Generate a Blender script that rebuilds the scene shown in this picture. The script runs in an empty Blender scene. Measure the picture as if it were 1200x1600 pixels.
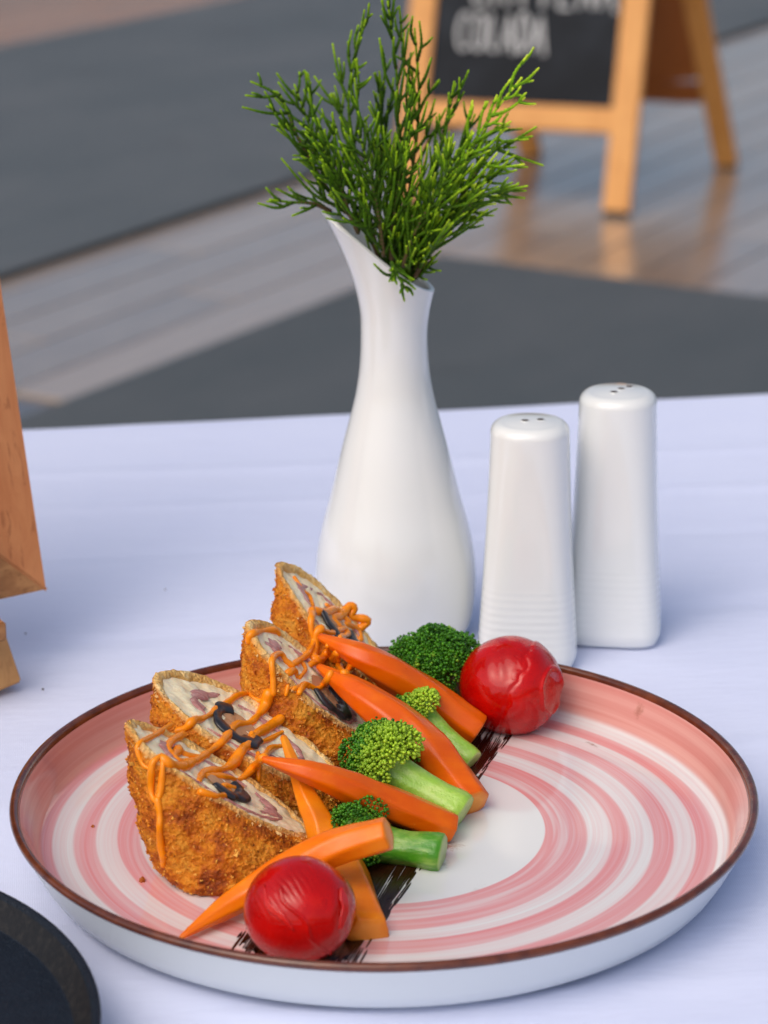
import bpy, bmesh, math, random
import numpy as np
from mathutils import Vector, noise
from mathutils.bvhtree import BVHTree

R = math.radians
random.seed(7)
SC = bpy.context.scene
COL = SC.collection

# ------------------------------------------------------------------ camera, sky, sun, exposure
CAM = np.array([0.0008, -0.7972, 0.3931])
PITCH, ROLL, FPX = R(18.685), R(-0.446), 3900.0
cr, sr = math.cos(ROLL), math.sin(ROLL)
_up0 = np.array([0, math.sin(PITCH), math.cos(PITCH)]); _bk = np.array([0, -math.cos(PITCH), math.sin(PITCH)])
_rt = cr*np.array([1., 0, 0]) + sr*_up0; _up = -sr*np.array([1., 0, 0]) + cr*_up0
cd = bpy.data.cameras.new('camera'); co = bpy.data.objects.new('camera', cd); COL.objects.link(co)
from mathutils import Matrix
mw = Matrix.Identity(4)
for i in range(3):
    mw[i][0], mw[i][1], mw[i][2], mw[i][3] = _rt[i], _up[i], _bk[i], CAM[i]
co.matrix_world = mw
cd.sensor_fit = 'VERTICAL'; cd.sensor_height = 36.0; cd.sensor_width = 27.0
cd.lens = FPX/1600*36.0
cd.clip_start = 0.02; cd.clip_end = 500
cd.dof.use_dof = True; cd.dof.focus_distance = 0.89; cd.dof.aperture_fstop = 13.0
SC.camera = co

SUN_EL, SUN_AZ = R(52), R(-141)          # azimuth measured from +Y towards +X
W = bpy.data.worlds.new('World'); SC.world = W; W.use_nodes = True
wn = W.node_tree; wn.nodes.clear()
sky = wn.nodes.new('ShaderNodeTexSky'); sky.sky_type = 'NISHITA'; sky.sun_disc = False
sky.sun_elevation = SUN_EL; sky.sun_rotation = SUN_AZ
sky.air_density = 1.0; sky.dust_density = 5.0; sky.ozone_density = 1.0
bg = wn.nodes.new('ShaderNodeBackground'); bg.inputs['Strength'].default_value = 0.15
wo = wn.nodes.new('ShaderNodeOutputWorld')
wn.links.new(sky.outputs[0], bg.inputs[0]); wn.links.new(bg.outputs[0], wo.inputs[0])
sl = bpy.data.lights.new('sun', 'SUN'); sl.energy = 1.12; sl.angle = R(62); sl.color = (1.0, 0.95, 0.88)
so = bpy.data.objects.new('sun', sl); COL.objects.link(so)
sd = Vector((math.sin(SUN_AZ)*math.cos(SUN_EL), math.cos(SUN_AZ)*math.cos(SUN_EL), math.sin(SUN_EL)))
so.rotation_euler = sd.to_track_quat('Z', 'Y').to_euler(); so.location = sd*20
vs = SC.view_settings; vs.view_transform = 'Standard'; vs.look = 'None'; vs.exposure = -0.16; vs.gamma = 1.0
vs.use_curve_mapping = False
SC.render.engine = 'CYCLES'
SC.cycles.use_denoising = True
SC.cycles.max_bounces = 8

# ------------------------------------------------------------------ where a line of sight meets the table, a shelf or the floor
def ray(x, y):
    return (x-600)/FPX*_rt - (y-800)/FPX*_up - _bk
def at(x, y, z=0.0):
    d = ray(x, y); return Vector(CAM + d*((z-CAM[2])/d[2]))
def aty(x, y, Y):
    d = ray(x, y); return Vector(CAM + d*((Y-CAM[1])/d[1]))

def lin(r, g, b):
    f = lambda c: (c/255/12.92) if c/255 <= 0.04045 else ((c/255+0.055)/1.055)**2.4
    return (f(r), f(g), f(b), 1.0)

# ------------------------------------------------------------------ material helper
class MT:
    def __init__(s, name, base=(0.5, 0.5, 0.5, 1), rough=0.5, spec=0.5, coat=0.0, sss=0.0, sssr=(1, .4, .2), ssss=0.004):
        s.m = bpy.data.materials.new(name); s.m.use_nodes = True
        s.t = s.m.node_tree; s.p = s.t.nodes['Principled BSDF']
        s.set('Base Color', base); s.set('Roughness', rough); s.set('Specular IOR Level', spec)
        if coat: s.set('Coat Weight', coat); s.set('Coat Roughness', 0.06)
        if sss:
            s.set('Subsurface Weight', sss); s.set('Subsurface Radius', sssr); s.set('Subsurface Scale', ssss)
        s._tc = None
    def set(s, k, v):
        if hasattr(v, 'is_output'): s.t.links.new(v, s.p.inputs[k])
        else: s.p.inputs[k].default_value = v
    def node(s, typ, **kw):
        n = s.t.nodes.new(typ)
        for k, v in kw.items(): setattr(n, k, v)
        return n
    def put(s, sock, v):
        if hasattr(v, 'is_output'): s.t.links.new(v, sock)
        else: sock.default_value = v
    @property
    def obj(s):
        if s._tc is None: s._tc = s.node('ShaderNodeTexCoord')
        return s._tc.outputs['Object']
    def mapped(s, scale=(1, 1, 1), rot=(0, 0, 0), src=None):
        n = s.node('ShaderNodeMapping'); s.put(n.inputs[0], src or s.obj)
        n.inputs['Scale'].default_value = scale; n.inputs['Rotation'].default_value = rot
        return n.outputs[0]
    def noise(s, scale, detail=4, rough=0.55, vec=None, dist=0.0):
        n = s.node('ShaderNodeTexNoise'); s.put(n.inputs['Vector'], vec or s.obj)
        n.inputs['Scale'].default_value = scale; n.inputs['Detail'].default_value = detail
        n.inputs['Roughness'].default_value = rough; n.inputs['Distortion'].default_value = dist
        return n.outputs['Fac']
    def voro(s, scale, vec=None, feature='F1'):
        n = s.node('ShaderNodeTexVoronoi', feature=feature); s.put(n.inputs['Vector'], vec or s.obj)
        n.inputs['Scale'].default_value = scale
        return n.outputs['Distance']
    def math(s, op, a, b=0.0, c=0.0, clamp=False):
        n = s.node('ShaderNodeMath', operation=op, use_clamp=clamp)
        s.put(n.inputs[0], a); s.put(n.inputs[1], b); s.put(n.inputs[2], c)
        return n.outputs[0]
    def ramp(s, fac, stops, interp='LINEAR'):
        n = s.node('ShaderNodeValToRGB'); r = n.color_ramp; r.interpolation = interp
        while len(r.elements) < len(stops): r.elements.new(0.5)
        for e, (p, c) in zip(r.elements, stops):
            e.position = p; e.color = c if len(c) == 4 else (*c, 1)
        s.put(n.inputs[0], fac); return n.outputs[0]
    def mix(s, fac, a, b, mode='MIX'):
        n = s.node('ShaderNodeMix', data_type='RGBA', blend_type=mode)
        s.put(n.inputs[0], fac); s.put(n.inputs[6], a); s.put(n.inputs[7], b)
        return n.outputs[2]
    def sstep(s, v, lo, hi):
        n = s.node('ShaderNodeMapRange', interpolation_type='SMOOTHSTEP')
        s.put(n.inputs[0], v); s.put(n.inputs[1], lo); s.put(n.inputs[2], hi)
        return n.outputs[0]
    def bump(s, h, strength=0.3, dist=0.001, chain=None):
        n = s.node('ShaderNodeBump'); n.inputs['Strength'].default_value = strength
        n.inputs['Distance'].default_value = dist; s.put(n.inputs['Height'], h)
        if chain is not None: s.put(n.inputs['Normal'], chain)
        s.set('Normal', n.outputs[0]); return n.outputs[0]
    def attr(s, name):
        n = s.node('ShaderNodeAttribute', attribute_name=name); return n.outputs['Color'], n.outputs['Fac']

def G(v): return (v, v, v, 1)

# ------------------------------------------------------------------ mesh helper
class MB:
    def __init__(s): s.v = []; s.f = []; s.c = []; s.n = 0
    def add(s, verts, faces, col=None):
        verts = [tuple(p) for p in verts]
        o = s.n; s.v.extend(verts); s.n += len(verts)
        s.f.extend([tuple(i+o for i in f) for f in faces])
        if col is not None:
            if isinstance(col, list): s.c.extend(col)
            else: s.c.extend([col]*len(verts))
        else: s.c.extend([(1, 1, 1, 1)]*len(verts))
        return s
    def grid(s, rings, close=True, cap0=False, cap1=False, col=None):
        n = len(rings[0]); vs_ = [p for r in rings for p in r]; fs = []
        for i in range(len(rings)-1):
            for j in range(n if close else n-1):
                k = (j+1) % n
                fs.append((i*n+j, i*n+k, (i+1)*n+k, (i+1)*n+j))
        if cap0: fs.append(tuple(range(n-1, -1, -1)))
        if cap1: fs.append(tuple((len(rings)-1)*n+j for j in range(n)))
        return s.add(vs_, fs, col)
    def lathe(s, prof, n=64, col=None, cx=0, cy=0, cap0=False, cap1=False):
        rings = [[(cx+r*math.cos(2*math.pi*j/n), cy+r*math.sin(2*math.pi*j/n), z) for j in range(n)] for r, z in prof]
        return s.grid(rings, True, cap0, cap1, col)
    def tube(s, path, radii, n=8, col=None, caps=True, flat=None, roundend=False):
        P = [Vector(p) for p in path]; m = len(P)
        if not hasattr(radii, '__len__'): radii = [radii]*m
        radii = list(radii)
        if roundend:
            d0 = (P[0]-P[1]).normalized(); d1 = (P[-1]-P[-2]).normalized()
            P = [P[0]+d0*radii[0]*.9, P[0]+d0*radii[0]*.6] + P + [P[-1]+d1*radii[-1]*.6, P[-1]+d1*radii[-1]*.9]
            radii = [radii[0]*.35, radii[0]*.8] + radii + [radii[-1]*.8, radii[-1]*.35]
            if isinstance(col, list): col = [col[0]]*2 + col + [col[-1]]*2
            m = len(P)
        rings = []; up = None; cc = []
        for i in range(m):
            t = (P[min(i+1, m-1)]-P[max(i-1, 0)])
            if t.length < 1e-9: t = Vector((0, 0, 1))
            t.normalize()
            if up is None:
                up = Vector((0, 0, 1)) if abs(t.z) < .9 else Vector((0, 1, 0))
            side = t.cross(up); side.normalize(); up = side.cross(t); up.normalize()
            r = radii[i]; a, b = (r, r) if flat is None else (r, r*flat)
            rings.append([P[i]+side*(a*math.cos(2*math.pi*j/n))+up*(b*math.sin(2*math.pi*j/n)) for j in range(n)])
            if isinstance(col, list): cc += [col[i]]*n
        return s.grid(rings, True, caps, caps, cc if isinstance(col, list) else col)
    def box(s, lo, hi, col=None):
        x0, y0, z0 = lo; x1, y1, z1 = hi
        return s.add([(x0,y0,z0),(x1,y0,z0),(x1,y1,z0),(x0,y1,z0),(x0,y0,z1),(x1,y0,z1),(x1,y1,z1),(x0,y1,z1)],
                     [(3,2,1,0),(4,5,6,7),(0,1,5,4),(1,2,6,5),(2,3,7,6),(3,0,4,7)], col)
    def build(s, name, m, parent=None, smooth=True, loc=None, bevel=0.0, rot=None):
        me = bpy.data.meshes.new(name); me.from_pydata(s.v, [], s.f)
        if bevel:
            bm = bmesh.new(); bm.from_mesh(me)
            bmesh.ops.bevel(bm, geom=list(bm.edges), offset=bevel, segments=2, affect='EDGES', clamp_overlap=True)
            bm.to_mesh(me); bm.free()
        elif s.c:
            at_ = me.color_attributes.new('tone', 'FLOAT_COLOR', 'POINT')
            at_.data.foreach_set('color', np.array(s.c, dtype=np.float32).ravel())
        bm = bmesh.new(); bm.from_mesh(me); bmesh.ops.recalc_face_normals(bm, faces=bm.faces); bm.to_mesh(me); bm.free()
        if smooth: me.polygons.foreach_set('use_smooth', [True]*len(me.polygons))
        me.materials.append(m.m if isinstance(m, MT) else m); me.update()
        o = bpy.data.objects.new(name, me); COL.objects.link(o)
        if parent: o.parent = parent
        if loc is not None: o.location = loc
        if rot is not None: o.rotation_euler = rot
        return o

def tag(o, label=None, cat=None, group=None, kind=None):
    if label: o['label'] = label
    if cat: o['category'] = cat
    if group: o['group'] = group
    if kind: o['kind'] = kind
    return o
def thing(name, label, cat, loc=(0, 0, 0), group=None, rot=(0, 0, 0)):
    o = bpy.data.objects.new(name, None); COL.objects.link(o); o.location = loc; o.rotation_euler = rot
    o.empty_display_size = .02
    return tag(o, label, cat, group)

def nz(p, sc, seed=0): return noise.noise(Vector((p[0]*sc+seed*7.3, p[1]*sc-seed*3.1, p[2]*sc+seed*1.7)))
def catmull(pts, per=6):
    P = [Vector(p) for p in pts]
    if len(P) < 3:
        return [P[0].lerp(P[-1], i/per) for i in range(per+1)]
    Q = [P[0]*2-P[1]] + P + [P[-1]*2-P[-2]]; out = []
    for i in range(1, len(Q)-2):
        a, b, c, d = Q[i-1:i+3]
        for k in range(per):
            t = k/per
            out.append(((b*2)+(c-a)*t+(a*2-b*5+c*4-d)*t*t+(b*3-a-c*3+d)*t*t*t)*.5)
    out.append(P[-1].copy()); return out

# ------------------------------------------------------------------ materials
def m_floor(name, c0, c1, seam=False):
    m = MT(name, rough=.22, spec=.6, coat=1.0)
    m.set('Coat Roughness', .27); m.set('Coat IOR', 1.85)
    v = m.mapped((3.0, 40, 10))
    n = m.noise(2.2, 6, .6, v, .6)
    info = m.node('ShaderNodeObjectInfo')
    col = m.ramp(n, [(.3, c0), (.7, c1)])
    br = m.math('MULTIPLY_ADD', info.outputs['Random'], .5, .75)
    col = m.mix(1.0, col, br, 'MULTIPLY') if False else m.mix(m.math('MULTIPLY', info.outputs['Random'], .55), col, (c1[0]*1.35, c1[1]*1.3, c1[2]*1.25, 1))
    m.set('Base Color', col)
    m.set('Roughness', m.ramp(m.noise(1.3, 3), [(.3, G(.16)), (.75, G(.30))]))
    m.bump(n, .12, .002)
    return m
M_plank = m_floor('plank_wood', lin(120, 102, 88), lin(156, 140, 124))
M_plank2 = m_floor('plank_brown_reflection', lin(120, 88, 68), lin(150, 112, 88)); M_plank2.set('Coat Weight', .0); M_plank2.set('Specular IOR Level', .2); M_plank2.set('Roughness', .6)  # planks past the far rug: brown reflection painted into the base colour
M_floor = m_floor('floor_base', lin(60, 50, 44), lin(74, 62, 54))

def m_rug(name, k):
    m = MT(name, rough=.9, spec=.2)
    g = lambda r, gg, b: tuple(min(1, v*k) for v in lin(r, gg, b)[:3])+(1,)
    b1 = m.node('ShaderNodeTexWave', wave_type='BANDS', bands_direction='X'); m.put(b1.inputs[0], m.obj)
    b1.inputs['Scale'].default_value = 60; b1.inputs['Distortion'].default_value = 1.5; b1.inputs['Detail'].default_value = 2
    b2 = m.node('ShaderNodeTexWave', wave_type='BANDS', bands_direction='Y'); m.put(b2.inputs[0], m.obj)
    b2.inputs['Scale'].default_value = 60; b2.inputs['Distortion'].default_value = 1.5
    w = m.math('MULTIPLY', b1.outputs['Fac'], b2.outputs['Fac'])
    c = m.mix(w, g(72, 79, 84), g(110, 117, 121))
    pat = m.noise(1.6, 6, .68, m.mapped((.7, 1.6, 1)))
    c = m.mix(m.sstep(pat, .35, .7), c, g(92, 97, 101))
    c = m.mix(m.math('MULTIPLY', m.sstep(m.noise(3.1, 5, .7), .56, .72), .35), c, g(64, 68, 71))
    m.set('Base Color', c); m.bump(w, .6, .003)
    return m
M_rug = m_rug('rug_weave_dark', .95); M_rug2 = m_rug('rug_weave_pale', 1.18)

M_cloth = MT('tablecloth_cotton', rough=.85, spec=.25)
M_cloth.set('Base Color', M_cloth.mix(M_cloth.noise(14, 4, .6), (.65, .70, .91, 1), (.70, .75, .93, 1)))
M_cloth.set('Sheen Weight', .15)
_wx = M_cloth.node('ShaderNodeTexWave', wave_type='BANDS', bands_direction='X'); M_cloth.put(_wx.inputs[0], M_cloth.obj); _wx.inputs['Scale'].default_value = 420; _wx.inputs['Distortion'].default_value = 2; _wx.inputs['Detail'].default_value = 1
_wy = M_cloth.node('ShaderNodeTexWave', wave_type='BANDS', bands_direction='Y'); M_cloth.put(_wy.inputs[0], M_cloth.obj); _wy.inputs['Scale'].default_value = 420; _wy.inputs['Distortion'].default_value = 2; _wy.inputs['Detail'].default_value = 1
_h = M_cloth.math('ADD', _wx.outputs['Fac'], _wy.outputs['Fac'])
_n1 = M_cloth.bump(_h, .12, .0004)
M_cloth.bump(M_cloth.noise(9, 4, .6, M_cloth.mapped((1, 2.6, 1), (0, 0, .15))), .30, .006, _n1)

M_ceramic = MT('white_porcelain', (.80, .815, .80, 1), .12, .5, coat=.4)
M_ceramic.set('Roughness', M_ceramic.ramp(M_ceramic.noise(30, 3), [(.3, G(.05)), (.7, G(.10))]))
M_hole = MT('hole_dark', lin(60, 48, 38), .8)
M_plateback = MT('plate_outside_glaze', (.72, .76, .77, 1), .22, .5)
M_plateback.set('Base Color', M_plateback.mix(M_plateback.sstep(M_plateback.noise(35, 5, .7), .62, .78), (.72, .765, .775, 1), (.68, .62, .57, 1)))
M_rim = MT('brown_rim_glaze', lin(84, 44, 30), .22, .5, coat=.3)
_rn = M_rim.noise(160, 3); M_rim.set('Base Color', M_rim.ramp(_rn, [(.3, lin(78, 36, 24)), (.7, lin(112, 58, 34))]))

def m_plate():
    m = MT('pink_brushed_glaze', rough=.07, spec=.5, coat=.25)
    sx = m.node('ShaderNodeSeparateXYZ'); m.put(sx.inputs[0], m.obj)
    x, y = sx.outputs[0], sx.outputs[1]
    r = m.math('SQRT', m.math('ADD', m.math('MULTIPLY', x, x), m.math('MULTIPLY', y, y)))
    th = m.math('ARCTAN2', y, x)
    ph = m.math('DIVIDE', th, -2*math.pi)                              # clockwise turn
    ph = m.math('ADD', ph, m.math('LESS_THAN', ph, 0.0))
    cv = m.node('ShaderNodeCombineXYZ')
    rs = m.math('MAXIMUM', r, .001)
    m.put(cv.inputs[0], m.math('MULTIPLY', m.math('DIVIDE', x, rs), .42)); m.put(cv.inputs[1], m.math('MULTIPLY', m.math('DIVIDE', y, rs), .42))
    m.put(cv.inputs[2], m.math('MULTIPLY', r, 1.0))
    ang = cv.outputs[0]
    def streak(scale_r, sc=1.0, det=3):
        c2 = m.node('ShaderNodeMapping'); m.put(c2.inputs[0], ang); c2.inputs['Scale'].default_value = (sc, sc, scale_r)
        return m.noise(1.0, det, .6, c2.outputs[0])
    warp = m.math('MULTIPLY', m.math('SUBTRACT', streak(20, 1.6, 1), .5), .0035)
    rw = m.math('ADD', r, warp)
    u = m.math('SUBTRACT', m.math('DIVIDE', m.math('SUBTRACT', rw, .0829), .0150), ph)
    fr = m.math('SUBTRACT', m.math('FRACT', m.math('ADD', u, 20.5)), .5)   # -.5 .. .5, 0 = band middle
    a = m.math('ABSOLUTE', fr)
    wv = m.math('MULTIPLY_ADD', streak(55, 1.5, 1), .22, .15)
    band = m.math('SUBTRACT', 1.0, m.sstep(a, m.math('SUBTRACT', wv, .05), m.math('ADD', wv, .045)))
    fine = streak(1100, 1.2, 3); fine2 = streak(300, 1.6, 2)
    strength = m.math('MULTIPLY_ADD', m.sstep(m.math('MULTIPLY_ADD', fine, .45, m.math('MULTIPLY', fine2, .55)), .28, .70), .42, .58)
    band = m.math('MULTIPLY', band, strength)
    pale = m.math('MULTIPLY', m.sstep(m.math('MULTIPLY_ADD', fine, .5, m.math('MULTIPLY', fine2, .5)), .28, .72), .42)
    wash = m.math('MAXIMUM', band, pale)
    # extra wide wash next to the white centre
    inner = m.math('MULTIPLY', m.math('MULTIPLY', m.sstep(rw, .0565, .0572), m.math('SUBTRACT', 1.0, m.sstep(rw, .0655, .0685))), m.math('MULTIPLY_ADD', m.sstep(fine2, .35, .62), .5, .42))
    wash = m.math('MAXIMUM', wash, inner)
    wash = m.math('MULTIPLY', wash, m.sstep(rw, .0565, .0571))
    base = m.mix(wash, (.76, .77, .755, 1), lin(224, 142, 142))
    wallk = m.sstep(r, .1195, .1215)
    wallc = m.mix(m.sstep(m.math('MULTIPLY_ADD', fine, .6, m.math('MULTIPLY', fine2, .4)), .33, .68), lin(208, 138, 130), lin(222, 168, 158))
    base = m.mix(wallk, base, wallc)
    # dried brown smears
    def smear(px_, py_, z, rot, sx_, sy_, lo, hi, k):
        p = at(px_, py_, z)
        mp = m.node('ShaderNodeMapping', vector_type='TEXTURE'); m.put(mp.inputs[0], m.obj)
        mp.inputs['Location'].default_value = (p.x, p.y, 0); mp.inputs['Rotation'].default_value = (0, 0, rot); mp.inputs['Scale'].default_value = (sx_, sy_, 1000)
        ln = m.node('ShaderNodeVectorMath', operation='LENGTH'); m.put(ln.inputs[0], mp.outputs[0])
        d = m.math('SUBTRACT', 1.0, ln.outputs['Value'])
        nn = m.noise(520, 5, .75)
        return m.math('MULTIPLY', m.sstep(m.math('ADD', d, m.math('MULTIPLY', m.math('SUBTRACT', nn, .5), 2.2)), lo+.1, hi+.45), k)
    for args in ((1032, 1125, .014, -.9, .0075, .0028, -.05, .5, .85), (998, 1128, .012, -.8, .003, .0015, .0, .55, .45),
                 (925, 1163, .006, -.9, .004, .0012, -.05, .5, .6), (700, 1322, .006, .2, .007, .0045, -.05, .6, .75),
                 (690, 1350, .006, .2, .004, .006, .1, .7, .4), (745, 1390, .006, .9, .012, .005, .45, 1.0, .18)):
        base = m.mix(smear(*args), base, lin(128, 66, 14))
    m.set('Base Color', base)
    m.set('Roughness', m.ramp(m.noise(25, 4), [(.35, G(.05)), (.75, G(.13))]))
    m.bump(m.math('MULTIPLY_ADD', fine2, .6, m.math('MULTIPLY', fine, .3)), .06, .0006)
    return m
M_plate = m_plate()

M_dark = MT('dark_stoneware', rough=.5, spec=.22)
M_dark.set('Base Color', M_dark.mix(M_dark.noise(240, 4, .7), lin(14, 20, 30), lin(32, 42, 54)))
M_dark.bump(M_dark.noise(700, 3, .7), .8, .0010)
M_darkrim = MT('dark_stoneware_rim', rough=.4, spec=.25)
M_darkrim.set('Base Color', M_darkrim.mix(M_darkrim.sstep(M_darkrim.noise(420, 4, .7), .45, .7), lin(30, 30, 32), lin(46, 44, 43)))
M_darkrim.bump(M_darkrim.noise(700, 3, .6), .3, .0006)

def m_wood(name, a, b, c, axis_scale, rough=.45):
    m = MT(name, rough=rough, spec=.4)
    v = m.mapped(axis_scale)
    n = m.noise(1.0, 5, .6, v, 1.2)
    n2 = m.noise(2.6, 3, .6, v, .4)
    lines = m.math('MULTIPLY', m.sstep(n2, .56, .68), .6)
    m.set('Base Color', m.mix(m.math('MULTIPLY', lines, .65), m.ramp(n, [(.3, a), (.7, b)]), c))
    m.bump(n, .15, .0005)
    return m
M_signwood = m_wood('sign_pine', lin(206, 142, 72), lin(222, 160, 88), lin(190, 124, 60), (30, 30, 4))
M_signwood2 = m_wood('sign_brown_board', lin(150, 84, 34), lin(170, 98, 42), lin(128, 70, 28), (30, 30, 3))
M_easelwood = m_wood('easel_wood', lin(190, 118, 72), lin(208, 140, 90), lin(122, 58, 28), (120, 120, .9))
M_easelwood2 = m_wood('easel_rail_wood', lin(150, 98, 58), lin(190, 138, 88), lin(104, 62, 34), (8, 120, 120))
M_easelwood3 = m_wood('easel_leg_wood', lin(190, 138, 84), lin(208, 158, 102), lin(160, 108, 62), (120, 120, 8))
M_board = MT('chalkboard', rough=.7, spec=.2)
M_board.set('Base Color', M_board.mix(M_board.sstep(M_board.noise(5, 5, .65), .4, .75), lin(26, 29, 34), lin(44, 49, 56)))
M_chalk = MT('chalk', (.62, .62, .62, 1), .95, .1)
M_chalk.set('Base Color', M_chalk.mix(M_chalk.noise(90, 4, .7), (.30, .31, .32, 1), (.66, .66, .66, 1)))
M_foot = MT('rubber_foot', lin(46, 42, 42), .7)

# ---- food
def m_crust():
    m = MT('fried_breadcrumb', rough=.62, spec=.3, sss=.06, sssr=(1, .6, .3), ssss=.002)
    col, fac = m.attr('tone')
    n = m.noise(160, 6, .7); big = m.noise(75, 4, .65); vo = m.voro(620)
    c = m.ramp(m.math('MULTIPLY_ADD', n, .50, m.math('MULTIPLY', big, .52)), [(.40, lin(128, 54, 6)), (.48, lin(182, 92, 10)), (.55, lin(210, 124, 18)), (.66, lin(230, 160, 52))])
    c = m.mix(m.math('MULTIPLY', m.sstep(m.noise(75, 5, .7), .60, .76), .6), c, lin(110, 48, 8))
    c = m.mix(fac, c, m.ramp(n, [(.3, lin(206, 140, 58)), (.5, lin(238, 190, 112)), (.7, lin(252, 228, 172))]))
    m.set('Base Color', c)
    h = m.math('ADD', m.math('MULTIPLY', vo, .8), m.noise(900, 3, .6))
    m.bump(h, .75, .0012)
    m.set('Roughness', m.ramp(n, [(.3, G(.45)), (.7, G(.75))]))
    return m
M_crust = m_crust()
M_crumb = MT('crumb_flake', rough=.6, spec=.35, sss=.1, sssr=(1, .45, .15), ssss=.002)
_c, _f = M_crumb.attr('tone'); M_crumb.set('Base Color', _c)
def m_meat(name, a, b, c, sc=1.0, rough=.42):
    m = MT(name, rough=rough, spec=.45, sss=.22, sssr=(1, .55, .4), ssss=.003)
    n = m.noise(170*sc, 6, .7, None, .8); v = m.noise(420*sc, 4, .65, m.mapped((1, 2.6, 1), (0, 0, .5)))
    m.set('Base Color', m.mix(m.math('MULTIPLY', m.sstep(v, .52, .72), .6), m.ramp(n, [(.34, a), (.66, b)]), c))
    m.bump(m.math('MULTIPLY_ADD', v, .7, n), .35, .0008)
    m.set('Roughness', m.ramp(n, [(.3, G(rough-.12)), (.7, G(rough+.18))]))
    return m
M_chicken = m_meat('cooked_chicken', lin(252, 226, 178), lin(255, 244, 212), lin(232, 190, 140))
M_ham = m_meat('ham', lin(164, 98, 96), lin(214, 160, 150), lin(238, 206, 190), 1.1, .38)
M_cheese = m_meat('melted_cheese', lin(206, 192, 150), lin(230, 220, 184), lin(190, 170, 130), .8)
M_olive = MT('black_olive', lin(30, 30, 34), .28, .5); M_olive.bump(M_olive.noise(300, 3), .25, .0006)
M_olive.set('Base Color', M_olive.mix(M_olive.noise(260, 4, .6), lin(22, 22, 26), lin(58, 58, 62)))
M_olivein = MT('olive_flesh', lin(196, 146, 104), .4, .4); M_olivein.bump(M_olivein.noise(300, 3), .3, .0006)
M_sauce = MT('orange_sauce', rough=.3, spec=.3, coat=.18, sss=.0, sssr=(1, .6, .3), ssss=.0015)
M_sauce.set('Base Color', M_sauce.mix(M_sauce.noise(240, 4, .65), lin(246, 132, 2), lin(252, 154, 16)))
M_sauce.bump(M_sauce.noise(420, 3, .6), .25, .0008)
def m_carrot(name, a, b):
    m = MT(name, rough=.38, spec=.25, coat=.22, sss=.10, sssr=(1, .6, .3), ssss=.002)
    n = m.noise(1.0, 4, .6, m.mapped((16, 150, 150))); n2 = m.noise(260, 4, .7)
    c = m.ramp(n, [(.3, a), (.7, b)])
    _cc, _ff = m.attr('tone')
    c = m.mix(m.math('MULTIPLY', m.sstep(m.noise(55, 4, .65), .45, .7), .4), c, (b[0]*1.04, b[1]*1.55, b[2]*2.2, 1))
    c = m.mix(_ff, lin(246, 160, 62), c)
    m.set('Base Color', m.mix(m.math('MULTIPLY', m.sstep(n2, .66, .76), .4), c, lin(240, 158, 70)))
    m.bump(m.math('ADD', n, m.math('MULTIPLY', n2, .4)), .3, .0005)
    m.set('Roughness', m.ramp(n2, [(.3, G(.26)), (.7, G(.44))]))
    return m
M_carrot = m_carrot('cooked_carrot', lin(220, 86, 0), lin(234, 102, 0))
M_carrot2 = m_carrot('cooked_carrot_light', lin(238, 110, 4), lin(246, 128, 12))
M_carrot3 = m_carrot('cooked_carrot_yellow', lin(230, 116, 6), lin(240, 138, 18))
def m_tomato():
    m = MT('cooked_tomato', rough=.35, spec=.10, coat=.65, sss=.0)
    n = m.noise(45, 4, .6); n2 = m.noise(210, 5, .75)
    c = m.ramp(n, [(.3, lin(160, 2, 2)), (.6, lin(194, 8, 3)), (.8, lin(218, 36, 14))])
    c = m.mix(m.math('MULTIPLY', m.sstep(n2, .66, .76), .45), c, lin(222, 92, 60))
    m.set('Base Color', c)
    m.set('Roughness', m.ramp(n2, [(.35, G(.2)), (.7, G(.42))]))
    m.bump(m.math('ADD', m.math('MULTIPLY_ADD', n2, .35, m.noise(95, 3, .6)), m.math('MULTIPLY', m.sstep(m.noise(70, 2, .5, None, 2.5), .54, .56), .5)), .28, .0016)
    return m
M_tomato = m_tomato(); M_tomato.set('Coat Roughness', .03)
M_skin = MT('tomato_skin', lin(206, 22, 16), .2, .5, coat=.5, sss=.1, sssr=(1, .2, .1), ssss=.003)
M_skin.bump(M_skin.noise(260, 3), .25, .0008)
M_bud = MT('broccoli_buds', rough=.45, spec=.4, sss=.1, sssr=(.5, 1, .2), ssss=.0015)
_c, _f = M_bud.attr('tone'); M_bud.set('Base Color', _c)
M_stem = MT('broccoli_stem', rough=.32, spec=.5, coat=.1, sss=.2, sssr=(.6, 1, .2), ssss=.003)
_c, _f = M_stem.attr('tone')
_n = M_stem.noise(1, 4, .6, M_stem.mapped((60, 60, 260)))
M_stem.set('Base Color', M_stem.mix(M_stem.math('MULTIPLY', M_stem.sstep(_n, .4, .7), .55), _c, lin(190, 214, 110)))
M_stem.bump(M_stem.math('ADD', M_stem.noise(320, 4, .65), M_stem.noise(130, 3, .6)), .55, .0010)
M_balsamic = MT('dark_balsamic', lin(34, 12, 8), .18, .5, coat=.2)
M_balsamic.set('Base Color', M_balsamic.mix(M_balsamic.noise(300, 4, .7), lin(26, 9, 6), lin(62, 24, 12)))
M_sprig = MT('cypress_foliage', rough=.6, spec=.15, sss=.08, sssr=(.5, 1, .2), ssss=.001)
_c, _f = M_sprig.attr('tone'); M_sprig.set('Base Color', _c)
M_sprig.bump(M_sprig.voro(900), .5, .0006)
M_twig = MT('cypress_twig', lin(84, 66, 34), .7)
M_leg = MT('table_leg_metal', (.08, .08, .08, 1), .4)
M_top = MT('table_top_board', lin(150, 120, 90), .6)

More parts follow.
